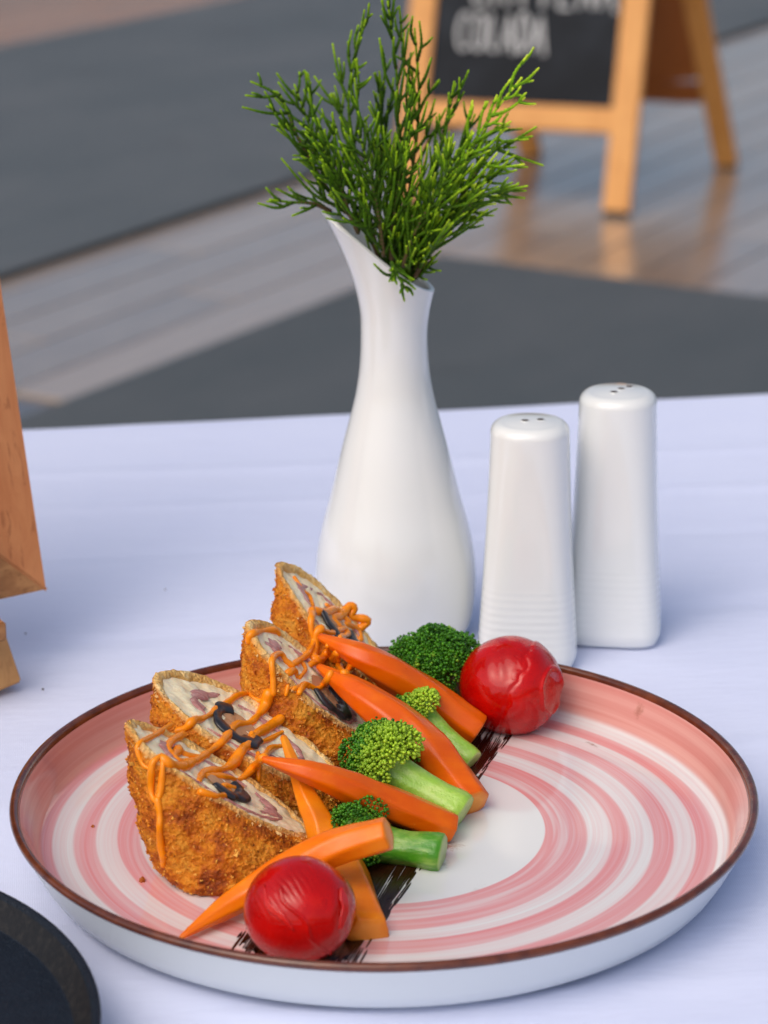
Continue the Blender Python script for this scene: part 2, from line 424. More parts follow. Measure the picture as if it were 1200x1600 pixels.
# ------------------------------------------------------------------ the setting
FZ = -0.75
PD = Vector((0.497, 0.868, 0)).normalized(); PN = Vector((PD.y, -PD.x, 0))      # run of the planks, and across
PA = math.atan2(PD.y, PD.x)
fl = MB().box((-60, -60, -.05), (60, 60, 0)).build('floor', M_floor, smooth=False, loc=(0, 0, FZ-.006), rot=(0, 0, PA))
tag(fl, 'glossy grey brown wood plank floor of the terrace', kind='structure')
pl_w, pl_l = .145, 1.15
pm = bpy.data.meshes.new('plank')
_bm = bmesh.new(); bmesh.ops.create_cube(_bm, size=1.0)
for v in _bm.verts: v.co = Vector((v.co.x*(pl_l-.005), v.co.y*(pl_w-.006), v.co.z*.012))
bmesh.ops.bevel(_bm, geom=list(_bm.edges), offset=.0006, segments=1, affect='EDGES')
_bm.to_mesh(pm); _bm.free(); pm.materials.append(M_plank.m)
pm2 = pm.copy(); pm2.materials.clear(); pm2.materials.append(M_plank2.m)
_e0 = at(0, 80, FZ); _e1 = at(370, 0, FZ); _ed = (_e1-_e0).normalized(); _en = Vector((-_ed.y, _ed.x, 0))
org = Vector((-.5761, 3.0281, 0))
cnt = 0
for j in range(-36, 26):
    off = (j*0.37 % 1)*pl_l
    for i in range(-2, 10):
        c = org + PN*(j*pl_w+pl_w*.5) + PD*(i*pl_l+off)
        hw = (c.y+.8)*0.165
        if not (1.9 < c.y < 10.6) or abs(c.x) > hw+1.5: continue
        if cnt >= 298: continue
        if c.y < 2.9 or (c.y > 5 and c.x > hw+.5): continue
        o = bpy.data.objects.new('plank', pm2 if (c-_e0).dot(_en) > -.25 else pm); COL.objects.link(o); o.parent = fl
        lc = Matrix.Rotation(-PA, 4, 'Z') @ Vector((c.x, c.y, 0)); o.location = (lc.x, lc.y, 0.0 + random.uniform(-.0002, .0002)); cnt += 1

def rug(c0, ex, ey, name_label, mt):
    # c0 a corner, ex / ey edge vectors
    L, Wd = ex.length, ey.length
    mb = MB(); n = 24
    ring = []
    g = [[(L*i/n, Wd*k/n, .008+.0012*math.sin(i*1.9+k*.7)*math.sin(k*1.3)) for i in range(n+1)] for k in range(n+1)]
    mb.grid(g, close=False)
    mb.box((0, 0, 0), (L, Wd, .0055))
    return tag(mb.build('rug', mt, loc=(c0.x, c0.y, FZ+.0065), rot=(0, 0, math.atan2(ex.y, ex.x)), smooth=False), name_label, 'rug', 'grey woven rugs on the terrace floor')
cor = Vector((.1216, 4.1602, 0))
d1 = (Vector((-.5761, 3.0281, 0))-cor).normalized(); d2 = (Vector((.7109, 3.6697, 0))-cor).normalized()
d2 = Vector((-d1.y, d1.x, 0)) * (1 if Vector((-d1.y, d1.x, 0)).dot(d2) > 0 else -1)
d2 = (d2*.65 + (Vector((.7109, 3.6697, 0))-cor).normalized()*.35).normalized()
rug(cor, d1*3.2, d2*2.2, 'dark grey woven rug with its corner behind the white vase', M_rug)
e0 = at(0, 440, FZ); e1 = at(1200, 40, FZ); dd = (e1-e0).normalized(); dn = Vector((-dd.y, dd.x, 0))
f0 = at(0, 80, FZ)
wid = abs((f0-e0).dot(dn))
rug(e0-dd*1.5, dd*9.5, dn*(wid), 'wide pale grey woven rug running past behind the chalkboard sign', M_rug2)

# ------------------------------------------------------------------ table and cloth
EA = math.atan2(.573-.5146, .2204+.1971)
ed = Vector((math.cos(EA), math.sin(EA), 0)); en = Vector((-ed.y, ed.x, 0))
mid = Vector((-.1971, .5146, 0)).lerp(Vector((.2204, .573, 0)), .47)
TW, TD = 1.5, 1.02
tcen = mid - en*(TD/2)
tb = thing('table', 'square table hidden under the white tablecloth', 'table', (tcen.x, tcen.y, FZ), rot=(0, 0, EA))
MB().box((-TW/2+.012, -TD/2+.012, .715), (TW/2-.012, TD/2-.012, .744)).build('tabletop', M_top, tb, smooth=False)
for sx in (-1, 1):
    for sy in (-1, 1):
        MB().box((sx*(TW/2-.1)-.025, sy*(TD/2-.1)-.025, .006), (sx*(TW/2-.1)+.025, sy*(TD/2-.1)+.025, .715)).build('leg', M_leg, tb, smooth=False)
def cloth():
    mb = MB(); drop = .28; rr = .006
    def prof(L):     # cross-section coordinate list (offset, z)
        out = []
        for k in range(9): out.append((-L/2-rr-.004*math.sin(k), -rr-drop*(1-k/8)))
        for k in range(1, 6): a = math.pi-k/6*math.pi/2; out.append((-L/2+rr*math.cos(a), -rr+rr*math.sin(a)))
        n = 220
        for k in range(n+1): out.append((-L/2+rr+(L-2*rr)*k/n, 0))
        for k in range(1, 6): a = math.pi/2-k/6*math.pi/2; out.append((L/2-0+rr*math.cos(a)-0, -rr+rr*math.sin(a)))
        for k in range(9): out.append((L/2+rr+.004*math.sin(k), -rr-drop*k/8))
        return out
    px_, py_ = prof(TW), prof(TD)
    rows = []
    for (v, zv) in py_:
        row = []
        for (u, zu) in px_:
            z = min(zu, zv); uu, vv = u, v
            if zu < -.01: vv += .012*math.sin(v*24)*min(1, -zu*5); uu += .02*math.sin(v*19)*(-zu)*2
            if zv < -.01: vv += .03*math.sin(u*17+1)*(-zv)*2
            if -.005 < zv < 0 and zu == 0: z += .0009*nz((u, 0, 1), 14, 3); vv += .0012*nz((u, 2, 1), 9, 5)
            if zu == 0 and zv == 0:
                p = (u*2.2, v*9.0, 0)
                z = .0006*noise.noise(Vector((u*2.2, v*11, 3))) + .0005*noise.noise(Vector((u*7+v*5, v*16-u*3, 9)))
                w = Vector((u, v, 0)); 
                # ironing creases
                for q, s_, a_ in ((.43, .006, .0011), (.36, .005, .0012), (.28, .005, -.0009), (.17, .007, -.0010), (.03, .005, .0009), (-.12, .006, .0009)):
                    dq = v-q-.02*math.sin(u*3+q*9)
                    z += a_*math.exp(-(dq/s_)**2)
            row.append((uu, vv, z))
        rows.append(row)
    mb.grid(rows, close=False)
    o = mb.build('tablecloth', M_cloth, loc=(tcen.x, tcen.y, -.0015), rot=(0, 0, EA))
    return tag(o, 'white cotton tablecloth spread over the table under the plates', 'tablecloth')
cloth()

# ------------------------------------------------------------------ pink plate
WZ = .006
pt = thing('plate', 'large white plate with brushed pink rings and a brown rim', 'plate')
MB().lathe([(.0001, .0022), (.085, .0022), (.0885, .0004), (.098, .0004), (.101, .0012), (.1110, .0008), (.1168, .0014), (.1200, .0036), (.1230, .0085), (.1257, .0140), (.1278, .0182), (.1290, .0205)], 160).build('outer_wall', M_plateback, pt)
MB().lathe([(.1290, .0205), (.1297, .0213), (.1300, .0222), (.1295, .0231), (.1284, .0235), (.1273, .0231), (.1267, .0222), (.1264, .0212)], 160).build('rim_band', M_rim, pt)
pr = [(.1264, .0212), (.1253, .0188), (.1242, .0160), (.1230, .0128), (.1218, .0100), (.1208, .0082), (.1197, .0071), (.1184, .0065), (.116, .0062)] + [(.115*(1-k/40), WZ) for k in range(0, 40)] + [(.0003, WZ)]
MB().lathe(pr, 160).build('well', M_plate, pt)

# ------------------------------------------------------------------ dark plate, lower left
dp = thing('dark_plate', 'dark blue black stoneware plate at the lower left corner', 'plate', (-.2050, -.1620, 0))
RD = .1222
MB().lathe([(.0002, .0105), (.05, .0105), (.110, .0106), (.1140, .0108)], 128).build('well', M_dark, dp)
MB().lathe([(.1140, .0108), (.1150, .0122), (.1172, .0150), (.1192, .0178)], 128).build('inner_slope', M_darkrim, dp)
MB().lathe([(.1192, .0178), (.1198, .0187), (.1207, .0191), (.1216, .0191), (RD, .0182), (.1218, .0170), (.116, .012), (.105, .006), (.092, .001), (.085, .0004), (.08, .002), (.0002, .003)], 128).build('rim', M_dark, dp)

# ------------------------------------------------------------------ vase
def vase():
    cx, cy = .0056, .206
    root = thing('vase', 'white porcelain bottle vase with a slanted spout lip', 'vase', (cx, cy, 0))
    prof = [(0, .0290), (.0015, .0312), (.004, .0322), (.010, .0334), (.018, .0342), (.026, .0344), (.036, .0337), (.048, .0313), (.060, .0279), (.070, .0254), (.082, .0225), (.094, .0192), (.106, .0162), (.116, .0146), (.126, .0139), (.136, .0138), (.146, .0140), (.16, .0144), (.19, .0150)]
    zs = np.array([p[0] for p in prof]); rs = np.array([p[1] for p in prof])
    def rad(z): return float(np.interp(z, zs, rs))
    zf = np.linspace(0, .19, 120); rf = np.interp(zf, zs, rs)
    for _ in range(6): rf[1:-1] = (rf[:-2]+2*rf[1:-1]+rf[2:])/4
    rad = lambda z: float(np.interp(z, zf, rf))
    n = 96; nz_ = 90
    def top(th):
        c = math.cos(th)
        k = (1-c)/2             # 1 at the left, 0 at the right
        return .1505 + .033*k**1.25
    def pos(th, z, inset=0.0):
        zt = top(th); c = math.cos(th)
        s_ = max(0.0, (z-(zt-.022))/.022)
        k = (1-c)/2
        r = rad(z)-inset
        r += .0030*s_**2.2*(1-k)
        s2 = max(0.0, (z-.138)/(.1835-.138))
        lean = -.0146*s2**1.7*(.20+.80*k)
        return Vector((r*c+lean, r*math.sin(th)*(1+.06*s2), z))
    rings = []
    for i in range(nz_+1):
        t = i/nz_
        ring = []
        for j in range(n):
            th = 2*math.pi*j/n; ring.append(pos(th, top(th)*t))
        rings.append(ring)
    lip = []
    for kk, (ins, dz) in enumerate(((.0006, .0007), (.0014, .0009), (.0023, .0004), (.0027, -.0008))):
        lip.append([pos(2*math.pi*j/n, top(2*math.pi*j/n)+0, ins)+Vector((0, 0, dz)) for j in range(n)])
    inner = []
    for i in range(1, 30):
        t = 1-i/30*.62
        inner.append([pos(2*math.pi*j/n, top(2*math.pi*j/n)*t-.0008, .0028) for j in range(n)])
    MB().grid(rings[::1], cap0=True).grid([rings[-1]]+lip+inner, cap1=True).build('body', M_ceramic, root)
    return root
vase()

# ------------------------------------------------------------------ salt and pepper shakers
def shaker(c, rot, label, holes, H=.1005):
    root = thing('shaker', label, 'shaker', (c[0], c[1], 0), 'white porcelain salt and pepper shakers', (0, 0, rot))
    rings = []
    n = 96
    def sect(z):
        t = z/H
        a = .0212*(1-t)+.0160*t - .0006*math.sin(math.pi*t)
        if z < .006: a -= .0016*(1-z/.006)**2
        p = 4.4*(1-t)+2.1*t       # rounded square at the foot, nearly round at the top
        return a, p
    zlist = list(np.linspace(0, .003, 5)) + list(np.linspace(.0035, H-.0060, 150))
    for z in zlist:
        a, p = sect(z)
        if .008 < z < .034: a += .00005*math.sin((z-.008)*2*math.pi/.0031)
        ring = []
        for j in range(n):
            th = 2*math.pi*j/n; c_, s_ = math.cos(th), math.sin(th)
            k = (abs(c_)**p+abs(s_)**p)**(-1/p)
            ring.append((a*k*c_, a*k*s_, z))
        rings.append(ring)
    a0, p0 = sect(H-.0060)
    for q in np.linspace(.06, 1.0, 12):
        an = q*math.pi/2
        a = a0-.0050*(1-math.cos(an)); z = H-.0060+.0046*math.sin(an)
        rings.append([(a*k*math.cos(th), a*k*math.sin(th), z) for th in [2*math.pi*j/n for j in range(n)] for k in [(abs(math.cos(th))**p0+abs(math.sin(th))**p0)**(-1/p0)]])
    b = a; z = rings[-1][0][2]
    for q in np.linspace(.9, 0.02, 8):
        rings.append([(x*q, y*q, z+.0012*(1-q*q)) for x, y, _ in [(v[0], v[1], 0) for v in rings[len(zlist)+11]]])
    MB().grid(rings, cap0=True, cap1=True).build('body', M_ceramic, root)
    for hx, hy in holes:
        rr_ = math.hypot(hx, hy)/b; zz = z+.0012*(1-rr_*rr_)
        MB().lathe([(.00145, .00012), (.00165, .00022), (.0019, .0001), (.0021, -.0003)], 20).build('hole_lip', M_ceramic, root, loc=(hx, hy, zz))
        h = MB().lathe([(.0001, .00004), (.0015, .00010)], 20).build('hole', M_hole, root, loc=(hx, hy, zz+.0001))
    return root
shaker((.0607, .1790), R(-4), 'white shaker with two holes beside the vase', [(-.002, -.003), (.0042, -.0012)], .1030)
shaker((.0988, .2035), R(-8), 'white shaker with three holes standing farther back on the right', [(-.0016, -.0052), (.0012, -.0008), (.0044, .0036)], .1085)

# ------------------------------------------------------------------ chicken roll slices
FOOD = []                    # surfaces the sauce can lie on
def collect(o):
    me = o.data; mw_ = o.matrix_basis if o.parent is None else Matrix.Translation(o.parent.location) @ o.matrix_basis
    FOOD.append(([mw_ @ v.co for v in me.vertices], [tuple(p.vertices) for p in me.polygons]))

PI = math.pi
def roll_slice(Lp, Rp, b, bc, ba, bb, label, seed, olive, hams, tiltv=0.0, thick=.0026, sharp=.22):
    """Lp, Rp: left and right ends of the cut face; b: half width; bc, ba, bb: foot centre and half axes."""
    Lp, Rp = Vector(Lp), Vector(Rp); C0 = (Lp+Rp)/2; U = (Rp-Lp)/2
    root = thing('chicken_roll_slice', label, 'chicken roll', (bc[0], bc[1], WZ), 'slices of breaded chicken roll')
    o3 = Vector((bc[0], bc[1], WZ))
    Uh = Vector((U.x, U.y, 0)).normalized(); V = Vector((-Uh.y, Uh.x, 0))*b + Vector((0, 0, tiltv*b))
    N = U.cross(V).normalized()
    if N.z < 0: N = -N
    def face(rho, ph, lift=0.0):
        c, s_ = math.cos(ph), math.sin(ph)
        w = (1-sharp)+sharp*abs(s_)
        wob = 1+.05*nz((c, s_, seed), 1.6, seed)
        return C0 + U*(rho*c*wob) + V*(rho*s_*w*wob) + N*lift
    n, m = 220, 54
    def foot(ph):
        c, s_ = math.cos(ph), math.sin(ph)
        q = Uh*(ba*c) + Vector((-Uh.y, Uh.x, 0))*(bb*s_)
        return Vector((bc[0], bc[1], WZ-.0002)) + q*(1+.07*nz((c, s_, seed+3), 1.5, seed))
    rings = []; tone = []
    for i in range(m+1):
        t = i/m; ring = []
        for j in range(n):
            ph = 2*math.pi*j/n
            A, B = foot(ph), face(1, ph)
            p = A.lerp(B, t)
            outd = (Uh*math.cos(ph)*.8 + Vector((-Uh.y, Uh.x, 0))*math.sin(ph)); outd.normalize()
            foot_in = .0028*(1-min(1, t/.12))**2
            p += outd*(.0030*math.sin(math.pi*t) - foot_in)
            d = .0008*nz(p, 260, seed) + .0007*nz(p, 640, seed+1) + .0007*abs(nz(p, 1300, seed+2))
            d += .0018*nz(p, 85, seed+5)
            p += outd*d
            if i == m: p += N*(.0008*nz(p, 420, seed+4))
            ring.append(p-o3); tone.append((0, 0, 0, 1) if t < .97 else (.5, .5, .5, 1))
        rings.append(ring)
    def thk(ph):
        return thick*(.75+.5*nz((math.cos(ph), math.sin(ph), 2.2), 2.1, seed+8) + .75*max(0, math.sin(ph)) + .9*max(0, -math.cos(ph))**4 + .35*nz((math.cos(ph), math.sin(ph), 5), 6.0, seed+18))
    for kk, (fr, lift, tn) in enumerate(((.25, .0007, 1), (.6, .0007, 1), (.95, .0001, 1), (1.1, -.0012, 1))):
        ring = []
        for j in range(n):
            ph = 2*math.pi*j/n; E0 = face(1, ph); D = (C0-E0); L_ = D.length
            p = E0 + D*(min(.5, thk(ph)*fr/max(L_, .004))) + N*(lift+.0006*nz(E0*1.0+D*fr, 700, seed+6))
            ring.append(p-o3); tone.append((tn, tn, tn, 1))
        rings.append(ring)
    cr_ = MB(); cr_.grid(rings, cap0=True, col=tone); co_ = cr_.build('crust', M_crust, root)
    collect(co_)
    # loose crumb flakes standing off the crust
    fl_ = MB(); rnd = random.Random(seed*11+3)
    for _ in range(2600):
        ph = rnd.uniform(0, 2*math.pi); t = 1-rnd.random()**1.15
        if math.sin(ph) > .55 and rnd.random() < .5: continue
        i = min(m, int(t*m)); j = int(ph/(2*math.pi)*n) % n
        p = rings[i][j].copy()
        s_ = rnd.uniform(.0003, .0008) if rnd.random() < .88 else rnd.uniform(.0008, .0014)
        pts = [p+Vector((rnd.gauss(0, 1), rnd.gauss(0, 1), rnd.gauss(0, 1))).normalized()*s_*rnd.uniform(.6, 1.2) for _ in range(6)]
        k = rnd.random()
        c = lin(216, 130, 26) if k < .45 else lin(236, 172, 70) if k < .8 else lin(176, 92, 14) if k < .96 else lin(104, 48, 8)
        if t > .93 and rnd.random() < .7: c = lin(224, 180, 116)
        fl_.add(pts, [(0, 1, 2), (0, 2, 3), (0, 3, 4), (0, 4, 1), (5, 2, 1), (5, 3, 2), (5, 4, 3), (5, 1, 4)], c)
    tag(fl_.build('crumb', M_crumb, root, smooth=False), kind='stuff')
    # meat
    rings = []
    for i in range(31):
        rho = 1-(i/30)
        ring = []
        for j in range(n):
            ph = 2*math.pi*j/n; E0 = face(1, ph); D = C0-E0; L_ = D.length
            k0 = min(.5, thk(ph)*.9/max(L_, .004))
            p = E0 + D*(k0 + (1-k0)*(i/30.0)*.998)
            p += N*(-.0003 + .0009*nz(p, 170, seed+9)+.0005*nz(p, 430, seed+10) + .0003*math.sin(rho*15+ph))
            ring.append(p-o3)
        rings.append(ring)
    mo = MB().grid(rings, cap1=True).build('chicken_meat', M_chicken, root); collect(mo)
    # ham strips: curved ribbons sunk into the cut face
    for (pa, pb, r0, r1, w0) in list(hams)+[(-2.2, -.2, .78, .70, .038)]:
        rr = []; K = 44
        for k in range(K+1):
            t = k/K; ph = pa+(pb-pa)*t; rho = r0+(r1-r0)*t
            w = w0*.72*(.15+.85*math.sin(math.pi*min(1, max(0, t)))**.6)*(1+.6*nz((t*5, seed, 0), 1.5, seed+12)); rho += .05*nz((t*4, 2, seed), 1.4, seed+17)
            row = []
            for q in range(9):
                e = q/8*2-1
                p = face(rho+e*w, ph) + N*(-.0003+.0007*(1-e*e)+.0003*nz(face(rho+e*w, ph), 420, seed+13))
                row.append(p-o3)
            rr.append(row)
        MB().grid(rr, close=False).build('ham_strip', M_ham, root)
    # olive ring
    u0, v0, ra, rb, pa, pb = olive; ra *= .78; rb *= .85
    ring_pts = []; rad_ = []
    K = 56
    for k in range(K+1):
        ph = pa+(pb-pa)*k/K
        wb = 1+.18*nz((math.cos(ph), math.sin(ph), seed+4), 1.5, seed+16)
        p = C0 + U*(u0+ra*wb*math.cos(ph)) + V*(v0+rb*wb*math.sin(ph)) + N*.0006
        ring_pts.append(p-o3); rad_.append(.0017*(1+.75*nz((math.cos(ph), math.sin(ph), seed), 1.7, seed+15)))
    rr = []
    for p_, r_ in zip(ring_pts, rad_):
        q_ = p_-(C0-o3+U*u0+V*v0); il = q_.length; qd = q_/max(il, 1e-6); rw_ = min(r_*1.7, il*.45)
        rr.append([p_+qd*(rw_*math.cos(2*PI*j/12))+N*(min(r_, .0014)*.85*math.sin(2*PI*j/12)) for j in range(12)])
    MB().grid(rr, True, True, True).build('olive_ring', M_olive, root)
    dk = [[C0-o3 + U*(u0+ra*q*math.cos(2*math.pi*k/40)) + V*(v0+rb*q*math.sin(2*math.pi*k/40)) + N*(.0004+.0006*nz((q*9, k*.6, 0), .7, seed)) for k in range(40)] for q in (1, .8, .5, .05)]
    MB().grid(dk, cap1=True).build('olive_flesh', M_olivein, root)
    return root

PI = math.pi
roll_slice((-.0868, -.0285, .0590), (-.0262, -.0165, .0130), .0170, (-.0500, -.0300), .0265, .0235,
           'front slice of breaded chicken roll with sauce dripping down its crust', 1,
           (.06, -.15, .24, .44, -2.3, .9), [(2.2, 4.0, .62, .55, .10), (-.75, .75, .60, .62, .13), (.9, 1.9, .55, .5, .12)], tiltv=.10)
roll_slice((-.0815, .0160, .0565), (-.0172, .0300, .0140), .0225, (-.0440, .0170), .0285, .0225,
           'wide slice of chicken roll second from the front with an olive ring', 2,
           (-.10, -.12, .30, .44, 1.7, 5.9), [(1.9, 3.7, .62, .50, .12), (-.2, 1.6, .62, .55, .10), (-1.3, -.1, .58, .62, .09)], tiltv=.22)
roll_slice((-.0495, .0560, .0610), (-.0040, .0680, .0140), .0165, (-.0250, .0590), .0240, .0190,
           'slice of chicken roll third from the front leaned on by two carrots', 3,
           (.22, -.15, .32, .50, -2.6, 1.2), [(2.3, 3.7, .62, .58, .14), (.6, 2.0, .6, .62, .10), (-.7, .5, .64, .66, .12)], tiltv=.42)
roll_slice((-.0402, .1020, .0665), (.0042, .1120, .0165), .0185, (-.0160, .0985), .0235, .0175,
           'rearmost slice of chicken roll in front of the white vase', 4,
           (.0, -.05, .30, .46, -3.0, .4), [(2.2, 3.9, .6, .56, .13), (.5, 2.0, .62, .6, .10), (-.8, .4, .66, .7, .11)], tiltv=.42)

# ------------------------------------------------------------------ carrots
def carrot(path, radii, label, mat_, flat=.9, facet=7, seed=0):
    P = catmull(path, 10); m = len(P)
    rr = np.interp(np.linspace(0, 1, m), np.linspace(0, 1, len(radii)), radii)
    p0 = P[0].copy()
    n = 40; rings = []
    up = Vector((0, 0, 1)); T0 = None
    for i in range(m):
        t = (P[min(i+1, m-1)]-P[max(i-1, 0)]).normalized(); side = t.cross(up).normalized(); u2 = side.cross(t)
        ring = []
        for j in range(n):
            th = 2*PI*j/n
            seg = 2*PI/facet; a = ((th+seed*.7+.25*math.sin(i*.2+seed)) % seg)-seg/2
            k = (math.cos(seg/2)/math.cos(a))*.95+.05         # softly peeled facets
            r = rr[i]*k*(1+.035*nz((math.cos(th), math.sin(th), i*.12), 1.2, seed))
            ring.append(P[i]-p0+side*(r*math.cos(th))+u2*(r*flat*math.sin(th)))
        rings.append(ring)
    e = rings[-1]; ec = sum(e, Vector())/n; t = (P[-1]-P[-2]).normalized()
    rings.append([ec+(v-ec)*.965+t*.0004 for v in e]); rings.append([ec+(v-ec)*.88+t*.0008 for v in e]); rings.append([ec+(v-ec)*.5+t*.0010 for v in e])
    s_ = rings[0]; sc_ = sum(s_, Vector())/n; t = (P[0]-P[1]).normalized()
    rings.insert(0, [sc_+(v-sc_)*.55+t*.0008 for v in s_])
    tone = [(1, 1, 1, 1)]*(n*(len(rings)-2)) + [(.55, .55, .55, 1)]*n + [(0, 0, 0, 1)]*n
    o = MB().grid(rings, cap0=True, cap1=True, col=tone).build('carrot', mat_, loc=p0)
    collect(o)
    return tag(o, label, 'carrot', 'peeled carrot sticks on the plate')
def A3(x, y, z): return at(x, y, z)
carrot([A3(500, 995, .0470), A3(570, 1028, .0420), A3(655, 1080, .0275), A3(745, 1140, .0135)], [.0016, .0050, .0077, .0080, .0072], 'rearmost carrot stick leading from the back slice to the rear tomato', M_carrot, seed=1)
carrot([A3(499, 1042, .0400), A3(570, 1092, .0340), A3(660, 1165, .0215), A3(738, 1254, .0105)], [.0016, .0058, .0090, .0094, .0072], 'thick carrot stick between the two light green broccoli stems', M_carrot, seed=2)
carrot([A3(412, 1186, .0400), A3(500, 1212, .0345), A3(600, 1252, .0220), A3(702, 1294, .0098)], [.0014, .0045, .0066, .0072, .0066], 'carrot stick lying in front of the thick pale broccoli stem', M_carrot, seed=3)
carrot([A3(443, 1152, .0400), A3(478, 1242, .0270), A3(522, 1330, .0125), A3(575, 1456, .0085)], [.0014, .0032, .0060, .0092, .0080], 'yellowish carrot stick pointing down behind the front tomato', M_carrot3, .8, 5, seed=4)
carrot([A3(284, 1464, .0080), A3(380, 1400, .0140), A3(500, 1334, .0270), A3(604, 1303, .0350)], [.0010, .0046, .0068, .0070, .0064], 'bright carrot stick lying across behind the front tomato', M_carrot2, seed=5)

# ------------------------------------------------------------------ tomatoes
def tomato(c, r, label, fn, seed, sq=.93):
    root = thing('tomato', label, 'tomato', c, 'blistered red tomatoes on the plate')
    n, m = 300, 190; rings = []
    for i in range(1, m):
        ph = PI*i/m; ring = []
        for j in range(n):
            th = 2*PI*j/n
            d = Vector((math.sin(ph)*math.cos(th), math.sin(ph)*math.sin(th), math.cos(ph)))
            k = 1+.035*nz(d, 1.3, seed)+.005*nz(d, 4.0, seed+1)+fn(d)
            p = d*r*k; p.z *= sq
            if p.z < -r*.80: p.z = -r*.80-(abs(p.z)-r*.80)*.15
            ring.append(p)
        rings.append(ring)
    MB().grid(rings, cap0=True, cap1=True).build('flesh', M_tomato, root)
    return root
view = Vector(CAM).normalized()
def basis(c):
    v = (Vector(CAM)-Vector(c)).normalized(); rx = Vector(_rt); uy = v.cross(rx).normalized(); return v, rx, uy
t1c = A3(468, 1421, .0215); t2c = A3(797, 1070, .0225)
v1, x1, y1 = basis(t1c)
def ft1(d):
    a, b_, c_ = d.dot(x1), d.dot(y1), d.dot(v1)
    if c_ < -.2: return 0
    # fine wrinkles on the upper left
    q = a*.82+b_*.57; pz = -a*.57+b_*.82
    msk = math.exp(-((q+.02)/.42)**2-((pz-.42)/.24)**2)
    k = .020*msk*(abs(math.sin(q*27+1.6*nz((pz*2, q*3, 0), 1.5, 4)))**.6-.6)
    # split of the skin running down
    ln = abs((a+.30)*.8-(.35-b_)*.55+.05*math.sin(b_*9))
    k += .030*math.exp(-(ln/.030)**2)*(1 if b_ < .45 else 0)
    k += .02*math.exp(-(((a-.62)/.10)**2))*math.exp(-((b_+.1)/.5)**2)
    return k
tom1 = tomato(t1c, .0178, 'red peeled tomato with wrinkled skin at the front of the plate', ft1, 3)
v2, x2, y2 = basis(t2c)
def ft2(d):
    a, b_, c_ = d.dot(x2), d.dot(y2), d.dot(v2)
    if c_ < -.3: return 0
    k = 0
    wv = .09*nz(d, 2.6, 31)+.03*nz(d, 8, 32)
    ln = (a-.42)*.86-(b_-.75)*.40+wv
    k += .045/(1+math.exp(-ln*70))*math.exp(-((a-.35)/.5)**2)*(1 if c_ > 0 else .3)     # fold of loose skin
    ln2 = (a-.02)*.86-(b_-.1)*.36+wv*1.4
    k += .022*math.exp(-(ln2/.045)**2)*math.exp(-((b_-.25)/.35)**2)
    rr_ = math.hypot((a-.78)/.24, (b_+.10)/.42)*(1+.25*nz(d, 3.5, 33))
    k += -.05*math.exp(-(rr_/.75)**4) + .04*math.exp(-((rr_-1)/.13)**2)
    k += .008*math.sin(a*24+2*b_)*math.exp(-((a+.25)/.3)**2-((b_-.35)/.25)**2)
    return k
tom2 = tomato(t2c, .0196, 'red peeled tomato with a folded skin beside the shakers', ft2, 8, .95)
def flap(root, c, r, pts, w, name='loose_skin'):
    """thin curl of peeled skin lying on the tomato: pts are (a, b) in the view of the camera side"""
    v, x, y = basis(c); P = []
    for a, b_ in pts:
        q = max(.02, 1-a*a-b_*b_); P.append((x*a+y*b_+v*math.sqrt(q)))
    P = catmull(P, 6); rr = []
    for i, p in enumerate(P):
        t = (P[min(i+1, len(P)-1)]-P[max(i-1, 0)]).normalized(); s_ = p.cross(t).normalized()
        ww = w*(.25+math.sin(PI*(i+.5)/len(P)))*(1+.5*nz((i*.35, w*900, 0), 1.3, 2))
        rr.append([p*(r*(1.012+.012*e*(1-e)*4+.02*(e if e > .6 else 0)))+s_*(ww*(e-.5)) for e in (0, .2, .4, .6, .8, 1)])
    for row in rr:
        for p in row: p.z *= .95
    o = MB().grid(rr, close=False).build(name, M_skin, root)
    sm = o.modifiers.new('thickness', 'SOLIDIFY'); sm.thickness = .0003
flap(tom2, t2c, .0196, [(.44, .86), (.56, .66), (.66, .42), (.72, .22)], .0035)
flap(tom2, t2c, .0196, [(.36, .80), (.22, .45), (.04, .12)], .0022)
flap(tom1, t1c, .0178, [(-.62, .45), (-.55, .1), (-.30, -.12), (-.1, -.35)], .0020)
flap(tom1, t1c, .0178, [(.72, .40), (.80, .05), (.70, -.35)], .0030)

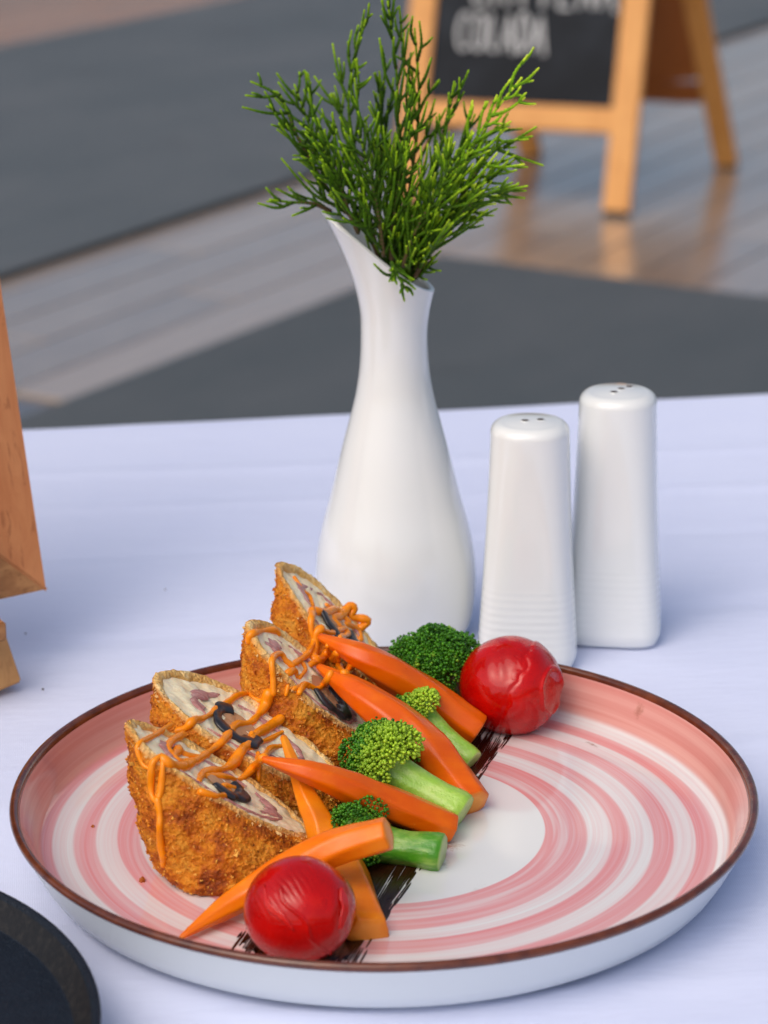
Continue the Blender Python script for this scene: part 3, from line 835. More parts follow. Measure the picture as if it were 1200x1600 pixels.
# ------------------------------------------------------------------ broccoli
def ico(sub):
    bm = bmesh.new(); bmesh.ops.create_icosphere(bm, subdivisions=sub, radius=1.0)
    v = [x.co.copy() for x in bm.verts]; f = [tuple(w.index for w in q.verts) for q in bm.faces]; bm.free(); return v, f
IV, IF = ico(1); IV2, IF2 = ico(2)
def lerpc(a, b, t):
    t = max(0, min(1, t)); return tuple(a[i]+(b[i]-a[i])*t for i in range(3))+(1,)
def broccoli(base, crown, rs, rc, label, seed, light, nb=22, per=95, flat=.8, sq=1.0, stemc=(lin(120, 172, 44), lin(86, 146, 24)), bud=.00072, square=.25, lightdir=None):
    """base: cut end of the stem; crown: centre of the head; rs: stem radius; rc: head radius; light 0..1: share of pale buds"""
    base, crown = Vector(base), Vector(crown); ax = (crown-base).normalized()
    root = thing('broccoli_floret', label, 'broccoli', base, 'broccoli florets on the plate')
    rnd = random.Random(seed)
    L = (crown-base).length
    mb = MB()
    P = [base+(crown-base)*t for t in np.linspace(0, .86, 14)]
    side = ax.cross(Vector((0, 0, 1))).normalized(); up = side.cross(ax)
    rings = []; cols = []; n = 28
    for i, p in enumerate(P):
        t = i/13; r = rs*(1-.16*math.sin(PI*t)+.22*max(0, t-.6))
        if i == 0: r *= .95
        ring = []
        for j in range(n):
            th = 2*PI*j/n; k = 1+.035*math.sin(th*9+seed+.8*math.sin(t*7))+square*.32*(abs(math.cos(2*th))-.5)+.07*nz((math.cos(th), math.sin(th), t*3), 1.6, seed)
            ring.append(p-base+side*(r*k*math.cos(th))+up*(r*k*.9*math.sin(th))); cols.append(lerpc(stemc[0], stemc[1], t*.8+.25*math.sin(th+seed)))
        rings.append(ring)
    e = rings[0]; ec = sum(e, Vector())/n
    pale = lerpc(stemc[0], lin(196, 216, 136), .7)
    rings = [[ec+(v-ec)*.5-ax*.0006 for v in e], [ec+(v-ec)*.9-ax*.0005 for v in e]] + rings; cols = [pale]*(2*n)+cols
    mb.grid(rings, cap0=True, cap1=True, col=cols)
    mb.build('stem', M_stem, root)
    bb = MB(); br = MB()
    ld = Vector(lightdir).normalized() if lightdir else -ax
    for k in range(nb):
        # direction of a branch over the dome that opens along ax
        gz = 1-(k+.5)/nb*1.35; ga = k*2.39996+seed
        rr_ = math.sqrt(max(0, 1-gz*gz))
        d = ax*gz*flat + (side*math.cos(ga)+up*math.sin(ga))*rr_*sq
        d += Vector((rnd.gauss(0, .11), rnd.gauss(0, .11), rnd.gauss(0, .11)))
        sub_c = crown + d*rc*(.68+.14*rnd.uniform(-1, 1)) - ax*rc*.15
        if sub_c.z < WZ+rc*.32: sub_c.z = WZ+rc*.32
        st = base + (crown-base)*rnd.uniform(.62, .80)
        path = [st-base, st.lerp(sub_c, .5)-base+ax*rc*.10, sub_c-base]
        br.tube(catmull(path, 4), np.linspace(rs*.34, rs*.24, 9).tolist(), 8, lerpc(stemc[0], stemc[1], rnd.random()))
        sr_ = rc*rnd.uniform(.24, .50); tone_k = rnd.gauss(0, .16)
        gd = (sub_c-crown+ax*rc*.5).normalized()
        for q in range(per):
            zz = 1-(q+.5)/per*1.25; aa = q*2.39996+k
            r2 = math.sqrt(max(0, 1-zz*zz))
            t1_ = gd.cross(Vector((.3, .5, .8))).normalized(); t2_ = gd.cross(t1_)
            dv = gd*zz+(t1_*math.cos(aa)+t2_*math.sin(aa))*r2
            dv += Vector((rnd.gauss(0, .06), rnd.gauss(0, .06), rnd.gauss(0, .06)))
            bp = sub_c + dv*sr_*(1+.10*nz(dv, 3, seed+k))
            if bp.z < WZ+.0006: continue
            s_ = bud*rnd.uniform(.6, 1.45)
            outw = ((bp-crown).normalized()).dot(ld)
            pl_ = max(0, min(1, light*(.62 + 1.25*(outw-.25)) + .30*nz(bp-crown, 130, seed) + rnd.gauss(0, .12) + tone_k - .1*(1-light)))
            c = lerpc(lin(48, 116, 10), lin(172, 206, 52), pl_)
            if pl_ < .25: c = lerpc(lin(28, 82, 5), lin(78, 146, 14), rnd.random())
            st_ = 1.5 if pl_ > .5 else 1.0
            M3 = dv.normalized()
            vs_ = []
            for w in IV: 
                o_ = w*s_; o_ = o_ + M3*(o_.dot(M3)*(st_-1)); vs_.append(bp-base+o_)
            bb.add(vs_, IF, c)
    br.build('branches', M_stem, root)
    tag(bb.build('buds', M_bud, root), kind='stuff')
    return root
S_L = (lin(158, 200, 74), lin(118, 172, 40)); S_G = (lin(70, 144, 20), lin(52, 118, 18))
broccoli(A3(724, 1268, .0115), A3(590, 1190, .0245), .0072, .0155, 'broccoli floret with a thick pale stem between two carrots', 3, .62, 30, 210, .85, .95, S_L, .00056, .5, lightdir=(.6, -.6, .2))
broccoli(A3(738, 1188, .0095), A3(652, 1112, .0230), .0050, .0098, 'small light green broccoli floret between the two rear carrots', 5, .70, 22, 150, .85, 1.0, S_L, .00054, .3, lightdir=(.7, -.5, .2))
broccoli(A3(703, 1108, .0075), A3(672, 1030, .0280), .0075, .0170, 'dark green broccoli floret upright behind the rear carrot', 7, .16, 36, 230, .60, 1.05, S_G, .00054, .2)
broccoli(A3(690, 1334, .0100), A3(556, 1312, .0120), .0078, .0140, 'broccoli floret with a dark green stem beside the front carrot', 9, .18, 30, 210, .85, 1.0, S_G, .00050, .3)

# ------------------------------------------------------------------ balsamic brush stroke and crumbs on the plate
def brush():
    a = at(706, 1150, WZ); b_ = at(444, 1516, WZ)
    d = Vector((b_.x-a.x, b_.y-a.y, 0)); L = d.length; d.normalize(); n = Vector((-d.y, d.x, 0))
    rnd = random.Random(5); mb = MB(); Wd = .042; K = 72
    for k in range(K):
        o_ = (k/(K-1)-.5)*Wd
        edge = abs(o_)/(Wd/2)
        x = rnd.uniform(-.012, .006) - .004*edge
        end = L*rnd.uniform(.95, 1.0) - .006*edge*edge
        h = WZ+.00012+.00025*rnd.random()*(1-edge)
        wd = Wd/K*rnd.uniform(.5, 1.25)*(1.0 if edge < .6 else .75)
        while x < end:
            ln = rnd.uniform(.02, .07) if edge < .86 else rnd.uniform(.004, .025)
            x2 = min(end, x+ln)
            row = []; S = max(2, int((x2-x)/.002))
            for i in range(S+1):
                q = x+(x2-x)*i/S
                w = wd*(.25+.75*math.sin(PI*min(1, max(0, i/S)))**.4)*(1+.35*nz((q*90, k, 0), 1.1, 2))
                c = a+d*q+n*(o_+.0007*math.sin(q*60+k*.3))
                if math.hypot(c.x, c.y) > .1165: break
                row.append([(c.x-n.x*w, c.y-n.y*w, h-.0001), (c.x-n.x*w*.5, c.y-n.y*w*.5, h+.0002), (c.x+n.x*w*.5, c.y+n.y*w*.5, h+.0002), (c.x+n.x*w, c.y+n.y*w, h-.0001)])
            if len(row) > 1: mb.grid(row, close=False)
            x = x2 + (rnd.uniform(-.004, .001) if edge < .86 else rnd.uniform(.003, .022))
    return tag(mb.build('sauce_stroke', M_balsamic), 'dark brown brushed sauce stroke running across the plate under the vegetables', 'sauce')
brush()
def crumb(x, y, z, s, label):
    p = at(x, y, z+s*.5); rnd = random.Random(int(x*7+y))
    v = [w*s*rnd.uniform(.6, 1.25) for w in IV2]
    o = MB().add(v, IF2, lin(70, 60, 56) if 'speck' in label else lin(166, 92, 26)).build('crumb', M_crumb, loc=p, smooth=False)
    return tag(o, label, 'crumb')
crumb(222, 1375, WZ, .0011, 'brown bread crumb on the pink ring left of the front slice')
crumb(145, 1291, WZ, .0006, 'tiny bread crumb near the left wall of the pink plate')

crumb(67, 1077, .0001, .0005, 'dark speck on the tablecloth between the easel foot and the pink plate')
crumb(40, 990, .0001, .0004, 'dark speck on the tablecloth just right of the easel ledge')
crumb(258, 921, .0001, .0004, 'dark speck on the tablecloth left of the white vase')

# ------------------------------------------------------------------ orange sauce drizzled over the slices
vv, ff = [], []
for V_, F_ in FOOD:
    o_ = len(vv); vv += V_; ff += [tuple(i+o_ for i in f) for f in F_]
TREE = BVHTree.FromPolygons(vv, ff)
CV = Vector(CAM)
def lay(pts, r):
    q = catmull([Vector((x, y, 0)) for x, y in pts], 7); ds = []
    for p in q:
        d = Vector(ray(p.x, p.y)); hit = TREE.ray_cast(CV, d.normalized(), 3.0)
        ds.append((hit[3]/d.length) if hit[0] is not None and hit[3] < 1.05 else None)
    idx = [i for i, d in enumerate(ds) if d is not None]
    if not idx: return None
    dd_ = np.interp(range(len(q)), idx, [ds[i] for i in idx])
    # sauce hangs across gaps: keep the nearer depth, then smooth
    out = dd_.copy()
    for _ in range(3):
        s_ = np.convolve(np.pad(out, 2, 'edge'), np.ones(5)/5, 'valid'); out = np.minimum(dd_, s_)
    s_ = np.convolve(np.pad(out, 2, 'edge'), np.array([1, 2, 3, 2, 1])/9, 'valid')
    P = []
    for p, t in zip(q, s_):
        d = Vector(ray(p.x, p.y)); P.append(CV+d*(t-r*.12/d.length))
    return P
def drizzle(strokes, label, seed):
    mb = MB(); rnd = random.Random(seed); org_ = None
    for pts, r in strokes:
        P = lay(pts, r)
        if P is None: continue
        # resample evenly
        acc = [0]
        for i in range(1, len(P)): acc.append(acc[-1]+(P[i]-P[i-1]).length)
        nn = max(4, int(acc[-1]/.0009)); s_ = np.linspace(0, acc[-1], nn)
        X = [Vector(tuple(np.interp(v, acc, [p[k] for p in P]) for k in range(3))) for v in s_]
        if org_ is None: org_ = X[0].copy()
        ph = rnd.uniform(0, 9)
        rad_ = [r*(1+.55*noise.noise(Vector((v*95, ph, 0)))+.16*noise.noise(Vector((v*320, ph, 3)))) for v in s_]
        mb.tube([p-org_ for p in X], rad_, 10, roundend=True)
    return tag(mb.build('sauce_drizzle', M_sauce, loc=org_), label, 'sauce', 'orange sauce drizzled over the chicken')
def cr2(L): return [(180+x/4.615, 1040+y/4.615) for x, y in L]
def cr1(L): return [(380+x/4.615, 870+y/4.615) for x, y in L]
r1, r2, r3 = .00095, .00125, .00168
drizzle([
 (cr2([(1105, 205), (1085, 280), (1020, 370), (960, 420), (880, 425), (830, 470), (790, 530), (720, 590), (640, 650), (560, 700), (480, 730), (400, 715), (335, 665)]), r3),
 (cr2([(1100, 215), (1045, 255), (985, 228), (940, 205), (880, 215), (810, 268), (740, 300), (690, 350), (620, 385), (560, 400), (510, 450), (450, 470)]), r2),
 (cr2([(400, 430), (280, 505), (165, 570), (172, 650), (205, 720), (250, 745)]), r1),
 (cr2([(320, 655), (268, 710), (258, 830), (262, 930), (292, 975), (322, 930), (338, 800), (345, 670)]), r2),
 (cr2([(305, 970), (322, 1080), (320, 1180), (328, 1290), (345, 1380), (345, 1440)]), r2),
 (cr2([(490, 500), (430, 530), (385, 570), (380, 610), (425, 640), (455, 592), (490, 640), (600, 665)]), r2),
 (cr2([(1190, 385), (1100, 450), (1010, 500), (960, 560), (900, 630), (840, 715), (760, 752), (640, 775), (600, 835)]), r3),
 (cr2([(1205, 478), (1115, 530), (1050, 555), (960, 612)]), r1),
 (cr2([(1190, 580), (1120, 600), (1080, 650), (1010, 720), (900, 822), (800, 805), (640, 800)]), r2),
 (cr2([(905, 885), (850, 885), (790, 870), (770, 900), (820, 925), (740, 942), (620, 910)]), r2),
 (cr2([(1030, 635), (1030, 720), (1034, 825)]), r1),
 (cr2([(985, 490), (950, 560), (905, 600)]), r2),
 (cr2([(460, 610), (420, 660), (470, 690), (560, 690)]), r2),
], 'orange sauce drizzled in zigzags over the two front slices', 21)
drizzle([
 (cr1([(370, 150), (405, 200), (430, 245), (480, 285), (498, 350)]), r1),
 (cr1([(497, 385), (490, 450), (492, 540), (510, 600), (470, 690), (430, 730), (350, 785)]), r2),
 (cr1([(40, 610), (50, 565), (130, 535), (220, 528), (250, 555)]), r2),
 (cr1([(218, 985), (215, 860), (208, 740), (265, 700), (300, 750), (350, 785)]), r2),
 (cr1([(320, 842), (370, 820), (380, 865)]), r2),
 (cr1([(630, 840), (600, 900), (535, 952), (450, 920), (412, 960), (405, 980)]), r2),
 (cr1([(520, 392), (600, 402), (660, 382), (700, 430), (640, 450), (685, 500)]), r3),
 (cr1([(690, 440), (730, 400), (770, 350), (805, 375), (770, 430), (830, 440), (905, 465), (845, 515)]), r3),
 (cr1([(540, 520), (640, 550), (720, 520), (752, 560), (700, 585)]), r2),
 (cr1([(740, 485), (800, 510), (835, 545), (845, 600)]), r2),
 (cr1([(600, 350), (650, 380), (720, 430), (760, 470)]), r2),
 (cr1([(560, 740), (505, 740), (520, 650), (525, 560), (560, 520)]), r3),
 (cr1([(605, 690), (560, 738), (480, 778)]), r2),
 (cr1([(610, 640), (625, 710), (650, 745), (680, 690), (690, 780), (735, 845), (788, 775)]), r2),
 (cr1([(430, 770), (450, 815), (402, 875)]), r1),
 (cr1([(322, 935), (310, 995)]), r1),
 (cr1([(360, 955), (420, 930), (470, 940)]), r2),
], 'orange sauce heaped and drizzled over the two rear slices', 22)

# ------------------------------------------------------------------ cypress sprigs in the vase
VY = .206
def sprig(path, label, seed, bl=.020, dens=1.0, bright=0.0, lean=0.0, start=.35):
    dens *= .84; bl *= 1.5
    """path: (x, y, dy) points from the mouth to the tip"""
    P = catmull([aty(x, y, VY+dy) for x, y, dy in path], 10); rnd = random.Random(seed)
    b0 = P[0].copy()
    root = thing('cypress_sprig', label, 'sprig', b0, 'green cypress sprigs in the vase')
    stem = MB(); fo = MB()
    m = len(P); L = [0]
    for i in range(1, m): L.append(L[-1]+(P[i]-P[i-1]).length)
    TL = L[-1]
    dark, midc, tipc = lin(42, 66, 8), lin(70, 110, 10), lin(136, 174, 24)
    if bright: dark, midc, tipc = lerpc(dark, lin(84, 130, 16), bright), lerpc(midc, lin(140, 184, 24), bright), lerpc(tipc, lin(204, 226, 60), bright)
    def blocked(p):
        dx, dy = p.x-.0056, p.y-VY
        k = max(0.0, min(1.0, (1-dx/.0229)/2)); zl = .1505+.033*k**1.25
        return p.z < zl+.001 and math.hypot(dx, dy) > .0105 and dy > -.0235
    def cord(pts, r, tip):
        if seed != 16 and any(blocked(Vector(q)) for q in pts): return False
        Q = catmull(pts, 4); k = len(Q)
        # scale leaves give the cord a beaded outline
        QQ = []; rr = []; cc = []
        nseg = max(6, int(sum((Q[i+1]-Q[i]).length for i in range(k-1))/.00085))
        acc = [0]
        for i in range(1, k): acc.append(acc[-1]+(Q[i]-Q[i-1]).length)
        for j in range(nseg+1):
            s_ = acc[-1]*j/nseg
            QQ.append(Vector(tuple(np.interp(s_, acc, [q[a] for q in Q]) for a in range(3)))-b0)
            t = j/nseg
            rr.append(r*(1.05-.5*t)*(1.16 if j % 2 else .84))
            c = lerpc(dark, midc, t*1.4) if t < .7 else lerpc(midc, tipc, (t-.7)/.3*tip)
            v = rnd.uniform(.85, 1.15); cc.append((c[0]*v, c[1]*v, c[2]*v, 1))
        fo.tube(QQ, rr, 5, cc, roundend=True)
        return True
    a0_, a1_ = 0, int(m*(.30 if seed == 16 else .7))+1
    while a0_ < a1_-3 and any(blocked(q) for q in P[a0_:a0_+14]): a0_ += 1
    stem.tube([p-b0 for p in P[a0_:a1_]], np.linspace(.00100, .0005, a1_-a0_).tolist(), 7)
    stem.build('stem', M_twig, root)
    i0 = int(m*start)
    i1 = int(m*.3)
    while i1 < m-3 and seed != 16 and any(blocked(q) for q in P[i1:]): i1 += 1
    cord(P[i1:], .00085, 1.0)
    plane = Vector((rnd.gauss(0, 1), rnd.gauss(0, 1), rnd.gauss(0, .5))).normalized()
    s_ = TL*start; sgn = 1
    while s_ < TL*.985:
        t = s_/TL
        p = Vector(tuple(np.interp(s_, L, [q[a] for q in P]) for a in range(3)))
        k = int(t*(m-1)); tg = (P[min(k+1, m-1)]-P[max(k-1, 0)]).normalized()
        sd_ = (tg.cross(plane)).normalized()*sgn + plane*rnd.uniform(-.55, .55); sd_.normalize()
        ln = bl*(1.15-.75*t)*rnd.uniform(.6, 1.35)
        a0 = rnd.uniform(.30, .75)
        d = (tg*math.cos(a0)+sd_*math.sin(a0)).normalized()
        e1_ = p+d*ln*.5; e2_ = e1_+(d*.6+tg*.6+Vector((0, 0, rnd.uniform(-.25, .35)))+Vector((rnd.gauss(0, .2), rnd.gauss(0, .2), rnd.gauss(0, .15)))).normalized()*ln*.6
        okc = cord([p, e1_, e2_], .00080, 1.0)
        nsub = rnd.choice((1, 1, 2, 2, 3)) if ln > .013 else rnd.choice((0, 1, 1))
        if not okc: nsub = 0
        for q in range(nsub):
            u = rnd.uniform(.25, .85); sp = p.lerp(e1_, u*2) if u < .5 else e1_.lerp(e2_, u*2-1)
            sd2 = d.cross(plane).normalized()*(1 if q % 2 else -1)+plane*rnd.uniform(-.5, .5)
            dl = (d*.8+sd2*.6+Vector((0, 0, .1))).normalized(); l2 = ln*rnd.uniform(.28, .55)
            cord([sp, sp+dl*l2*.5, sp+(dl+d*.25).normalized()*l2], .00072, 1.0)
        s_ += TL*.030/dens*rnd.uniform(.7, 1.4)*(.12/max(TL, .05))**.3; sgn = -sgn
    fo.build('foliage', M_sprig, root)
    return root
sprig([(605, 470, -.004), (562, 360, -.006), (508, 290, -.010), (464, 212, -.012), (440, 152, -.012), (418, 140, -.012)], 'sprig arching to the far upper left over the rug', 1, .019, .9, 0, start=.42)
sprig([(600, 470, .000), (562, 370, .000), (516, 270, .004), (482, 192, .006), (460, 132, .008)], 'curved sprig just right of the far left sprig', 2, .018, .9, start=.40)
sprig([(600, 470, .0), (555, 365, .0), (500, 322, -.008), (452, 316, -.012), (422, 312, -.014)], 'low sprig drooping left over the raised spout', 3, .014, .7, start=.45)
sprig([(608, 470, .004), (585, 370, .006), (560, 260, .010), (545, 150, .012), (568, 25, .012)], 'tall slender sprig left of the tallest one', 4, .018, .75, .12, start=.30)
sprig([(612, 470, .002), (620, 360, .004), (622, 240, .004), (620, 120, .006), (606, 3, .006)], 'tallest sprig reaching the top edge above the vase', 5, .020, .9, .06, start=.25)
sprig([(615, 470, .008), (630, 370, .012), (645, 260, .014), (655, 160, .014), (648, 45, .014)], 'tall dark sprig in front of the left sign frame', 6, .018, .8, start=.25)
sprig([(618, 470, .002), (650, 370, .002), (680, 260, .002), (700, 180, .004), (710, 128, .004)], 'upright sprig in front of the chalkboard corner', 7, .017, .9, start=.28)
sprig([(622, 470, -.006), (665, 370, -.012), (715, 265, -.016), (765, 185, -.018), (815, 122, -.018)], 'bright lime green sprig reaching to the upper right', 8, .017, 1.2, 1.0, start=.30)
sprig([(624, 470, -.006), (670, 385, -.012), (725, 300, -.016), (770, 238, -.018), (806, 230, -.018)], 'right hand sprig with tips level below the lime one', 9, .019, 1.0, .25, start=.30)
sprig([(626, 475, -.008), (665, 405, -.018), (710, 345, -.024), (755, 305, -.026), (795, 300, -.026)], 'lowest right hand sprig spreading over the vase shoulder', 10, .018, 1.0, .2, start=.28)
sprig([(610, 475, -.010), (600, 400, -.018), (590, 330, -.022), (575, 260, -.024), (560, 205, -.024)], 'dark short sprig filling the middle front of the bunch', 11, .020, 1.15, start=.12)
sprig([(630, 475, .000), (645, 420, -.008), (668, 380, -.016), (695, 345, -.020), (722, 325, -.020)], 'short bushy sprig over the low side of the lip', 12, .017, 1.5, .2, start=.15)
sprig([(600, 475, -.008), (575, 400, -.014), (545, 330, -.018), (525, 270, -.020), (500, 225, -.020)], 'dark sprig left of the middle of the bunch', 14, .019, 1.1, start=.25)
sprig([(612, 475, .006), (600, 390, .012), (590, 300, .016), (598, 210, .018), (590, 120, .018)], 'dark sprig behind the middle of the bunch', 15, .019, .9, start=.25)
sprig([(618, 475, -.012), (615, 430, -.020), (612, 410, -.026), (622, 432, -.030), (637, 456, -.031)], 'small sprig hanging down over the front of the lip', 16, .008, .9, start=.4)

sprig([(606, 475, -.004), (585, 390, -.008), (560, 310, -.010), (520, 250, -.010), (478, 205, -.010)], 'wispy sprig left of centre with drooping tips', 17, .019, 1.0, start=.20)
sprig([(615, 475, -.008), (612, 390, -.016), (618, 320, -.020), (630, 250, -.022), (640, 190, -.022)], 'dark upright sprig at the front centre of the bunch', 18, .019, 1.1, start=.12)
sprig([(620, 475, .004), (645, 390, .010), (680, 320, .016), (715, 260, .020), (745, 215, .022)], 'dark sprig at the back right of the bunch', 19, .018, 1.1, start=.2)
sprig([(620, 475, -.010), (632, 410, -.020), (655, 350, -.026), (690, 290, -.030), (715, 235, -.030)], 'mid green sprig in front of the right hand sprigs', 20, .018, 1.2, .1, start=.15)

sprig([(608, 475, -.002), (600, 430, -.006), (588, 395, -.010), (572, 362, -.013), (560, 335, -.015)], 'short sprig in the middle of the slanted mouth', 21, .015, 1.5, start=.1)
sprig([(622, 480, .000), (632, 445, -.005), (642, 418, -.010), (652, 392, -.013), (660, 366, -.015)], 'short sprig low at the right of the mouth', 22, .015, 1.5, start=.1)
sprig([(615, 478, -.004), (616, 440, -.008), (620, 405, -.012), (622, 372, -.014), (628, 340, -.015)], 'short dark sprig at the centre of the mouth', 23, .015, 1.5, start=.1)

# ------------------------------------------------------------------ pavement chalkboard sign
def beam(mb, a, b_, w, t, wd):
    """rectangular bar from a to b_, w across along wd, t thick"""
    a, b_ = Vector(a), Vector(b_); d = (b_-a).normalized(); wd = Vector(wd); wd = (wd-d*wd.dot(d)).normalized(); td = d.cross(wd)
    v = []
    for p in (a, b_):
        for s1, s2 in ((-1, -1), (1, -1), (1, 1), (-1, 1)): v.append(p+wd*(s1*w/2)+td*(s2*t/2))
    mb.add(v, [(3, 2, 1, 0), (4, 5, 6, 7), (0, 1, 5, 4), (1, 2, 6, 5), (2, 3, 7, 6), (3, 0, 4, 7)]); return mb
def sign():
    F2 = at(963, 338, FZ); ang = R(-18)
    xd = Vector((math.cos(ang), math.sin(ang), 0)); yd = Vector((-xd.y, xd.x, 0))
    SW, SD, H = .485, .62, .86
    root = thing('chalkboard_sign', 'wooden folding chalkboard sign with chalk writing standing on the planks', 'sign', (F2.x, F2.y, FZ), rot=(0, 0, ang))
    # local: x along the sign (right foot at 0), y away, z up
    sw = .060; X = Vector((1, 0, 0))
    fd = Vector((0, SD/2, H)).normalized(); bd = Vector((0, -SD/2, H)).normalized()
    LN = Vector((0, SD/2, H)).length
    def F(x, s_): return Vector((x, 0, .008))+fd*s_
    def B(x, s_): return Vector((x+.13*(1-s_/LN), SD, .008))+bd*s_
    for x in (0, -SW):
        beam(MB(), F(x, 0), F(x, LN), sw, .028, X).build('front_stile', M_signwood, root, smooth=False, bevel=.003)
        beam(MB(), F(x, 0)-Vector((0, 0, .008)), F(x, .004), sw*.9, .026, X).build('foot_pad', M_foot, root, smooth=False)
        beam(MB(), B(x+.0, 0), B(x, LN-.02), sw*.9, .026, X).build('rear_stile', M_signwood2 if False else M_signwood, root, smooth=False, bevel=.003)
        beam(MB(), B(x, 0)-Vector((0, 0, .008)), B(x, .004), sw*.8, .024, X).build('foot_pad', M_foot, root, smooth=False)
    zr = .200
    beam(MB(), F(-SW+sw/2-.001, zr), F(-sw/2+.001, zr), .055, .024, fd).build('front_rail', M_signwood, root, smooth=False, bevel=.003)
    beam(MB(), F(-SW+sw/2-.001, LN-.06), F(-sw/2+.001, LN-.06), .055, .024, fd).build('front_rail', M_signwood, root, smooth=False, bevel=.003)
    beam(MB(), B(-SW+sw/2-.001, zr-.01), B(-sw/2+.001, zr-.01), .05, .022, bd).build('rear_rail', M_signwood2, root, smooth=False, bevel=.003)
    beam(MB(), F(-SW/2, zr+.02), F(-SW/2, LN-.08), SW-sw+.01, .008, X).build('chalkboard_panel', M_board, root, smooth=False)
    beam(MB(), B(-SW/2, zr), B(-SW/2, LN-.08), SW-sw+.01, .008, X).build('rear_panel', M_signwood2, root, smooth=False)
    # chalk letters as strokes on the panel
    LET = {'C': [[(.9, .85), (.6, 1), (.25, .9), (.05, .5), (.25, .1), (.6, 0), (.9, .12)]], 'O': [[(.5, 1), (.15, .85), (.05, .5), (.15, .15), (.5, 0), (.85, .15), (.95, .5), (.85, .85), (.5, 1)]],
           'L': [[(.2, 1), (.2, .05), (.75, 0)]], 'A': [[(.0, 0), (.45, 1), (.95, -.08)], [(.2, .38), (.75, .36)]], 'D': [[(.15, 0), (.15, 1), (.6, .92), (.9, .5), (.6, .06), (.15, 0)]],
           'T': [[(.0, 1), (1, 1)], [(.5, 1), (.5, 0)]], 'E': [[(.85, 1), (.15, 1), (.15, 0), (.9, 0)], [(.15, .5), (.7, .5)]], 'N': [[(.1, 0), (.1, 1), (.85, 0), (.85, 1)]], 'R': [[(.1, 0), (.1, 1), (.7, .9), (.7, .55), (.1, .5), (.9, 0)]], 'H': [[(.1, 0), (.1, 1)], [(.9, 0), (.9, 1)], [(.1, .5), (.9, .5)]], 'I': [[(.5, 0), (.5, 1)]]}
    fn = X.cross(fd); 
    if fn.y > 0: fn = -fn
    lift = fn*.0062
    def word(txt, x0, s0, cw, ch, gap):
        mb = MB()
        for i, ch_ in enumerate(txt):
            for st in LET.get(ch_, []):
                if len(st) > 2 and ch_ in 'COD': pts = catmull([Vector((x, y, 0)) for x, y in st], 5)
                else: pts = [Vector((x, y, 0)) for x, y in st]
                for a, b_ in zip(pts[:-1], pts[1:]):
                    pa = F(x0+i*(cw+gap)+a.x*cw, s0+a.y*ch)+lift; pb = F(x0+i*(cw+gap)+b_.x*cw, s0+b_.y*ch)+lift
                    beam(mb, pa, pb, .0085, .0012, X if abs((pb-pa).normalized().x) < .7 else fd)
        mb.build('chalk_writing', M_chalk, root, smooth=False)
    word('COLADA', -.400, .345, .030, .080, .005)
    word('CHITENA', -.375, .445, .038, .09, .011)
    return root
sign()

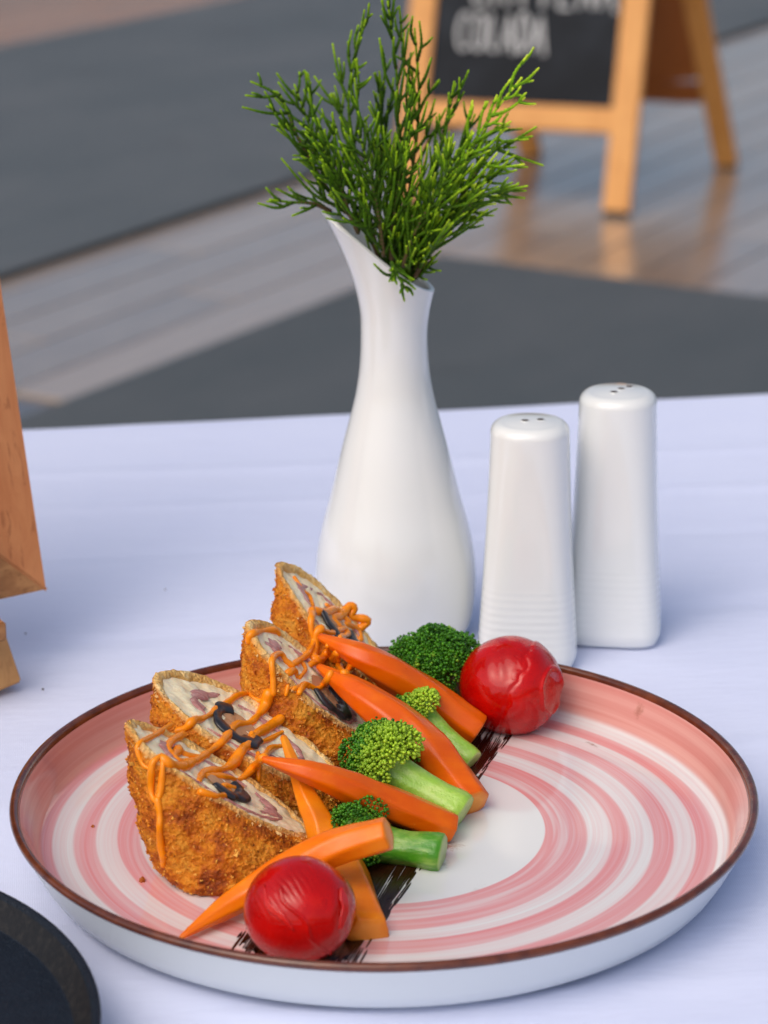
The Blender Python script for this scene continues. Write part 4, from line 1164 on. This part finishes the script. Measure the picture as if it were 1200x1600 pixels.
# ------------------------------------------------------------------ small wooden menu board and easel, left edge
def easel():
    cor_ = at(56, 916, .030)
    hx = Vector((-.0205, -.0195, 0)); hx = Vector((-.83, -.55, 0)).normalized()    # bottom edge runs to the left and nearer
    nrm = Vector((.55, -.83, 0)).normalized()                                      # way the board faces
    lean = R(12.5); upv = (Vector((0, 0, 1))*math.cos(lean)-nrm*math.sin(lean)).normalized()
    BW, BH, sw, th = .20, .30, .030, .016
    root = thing('menu_board', 'wooden framed menu board with a mitred corner at the left edge', 'menu board', cor_)
    fn = hx.cross(upv); 
    if fn.dot(nrm) < 0: fn = -fn
    def Pt(a, b_, k=0): return hx*a+upv*b_+fn*k
    def prism(outl, name, m_, k0=-th/2, k1=th/2):
        n_ = len(outl); v = [Pt(a, b_, k1) for a, b_ in outl]+[Pt(a, b_, k0) for a, b_ in outl]
        f = [tuple(range(n_)), tuple(range(2*n_-1, n_-1, -1))]+[(i, (i+1) % n_, n_+(i+1) % n_, n_+i) for i in range(n_)]
        # local frame so that the grain runs along the piece
        return MB().add(v, f).build(name, m_, root, smooth=False, bevel=.0008)
    g = .0002
    prism([(0, 0+g), (sw, sw+g), (sw, BH-sw), (0, BH)], 'stile', M_easelwood)
    prism([(BW, 0+g), (BW, BH), (BW-sw, BH-sw), (BW-sw, sw+g)], 'stile', M_easelwood)
    prism([(g, 0), (BW-g, 0), (BW-sw-g, sw), (sw+g, sw)], 'rail', M_easelwood2)
    prism([(g, BH), (sw+g, BH-sw), (BW-sw-g, BH-sw), (BW-g, BH)], 'rail', M_easelwood2)
    prism([(sw-.003, sw-.003), (BW-sw+.003, sw-.003), (BW-sw+.003, BH-sw+.003), (sw-.003, BH-sw+.003)], 'chalk_panel', M_board, -.004, .002)
    # easel carrying it
    ft = at(-3, 1078, .0)
    ez = thing('tabletop_easel', 'small wooden easel foot standing on the cloth at the left edge', 'easel', (ft.x, ft.y, 0))
    o_ = Vector((ft.x, ft.y, 0))
    back = -fn
    kf = fn*(th/2+.0092)
    def leg(x_, top_, name='leg'):
        a = Vector((0, 0, .004)) + hx*x_; b_ = a+upv*top_
        beam(MB(), a+Vector((0, 0, -.0035)), b_, .020, .012, hx).build(name, M_easelwood3, ez, smooth=False, bevel=.0008)
    # the legs lean back under the board, a ledge in front of them holds its lower edge
    tilt = (Vector((-.30, .16, 1))).normalized()
    for x_ in (0, .125):
        a = hx*x_; beam(MB(), a+Vector((0, 0, .0005)), a+tilt*.080, .017, .012, hx).build('leg', M_easelwood3, ez, smooth=False, bevel=.0008)
    led = at(-8, 980, .030)-o_
    beam(MB(), led-hx*.002, led+hx*.17, .008, .014, Vector((0, 0, 1))).build('ledge', M_easelwood2, ez, smooth=False, bevel=.0008)
    a = hx*.07-nrm*.10; beam(MB(), a+Vector((0, 0, .001)), hx*.07+upv*.2-nrm*.03, .016, .010, hx).build('rear_leg', M_easelwood3, ez, smooth=False, bevel=.0008)
easel()
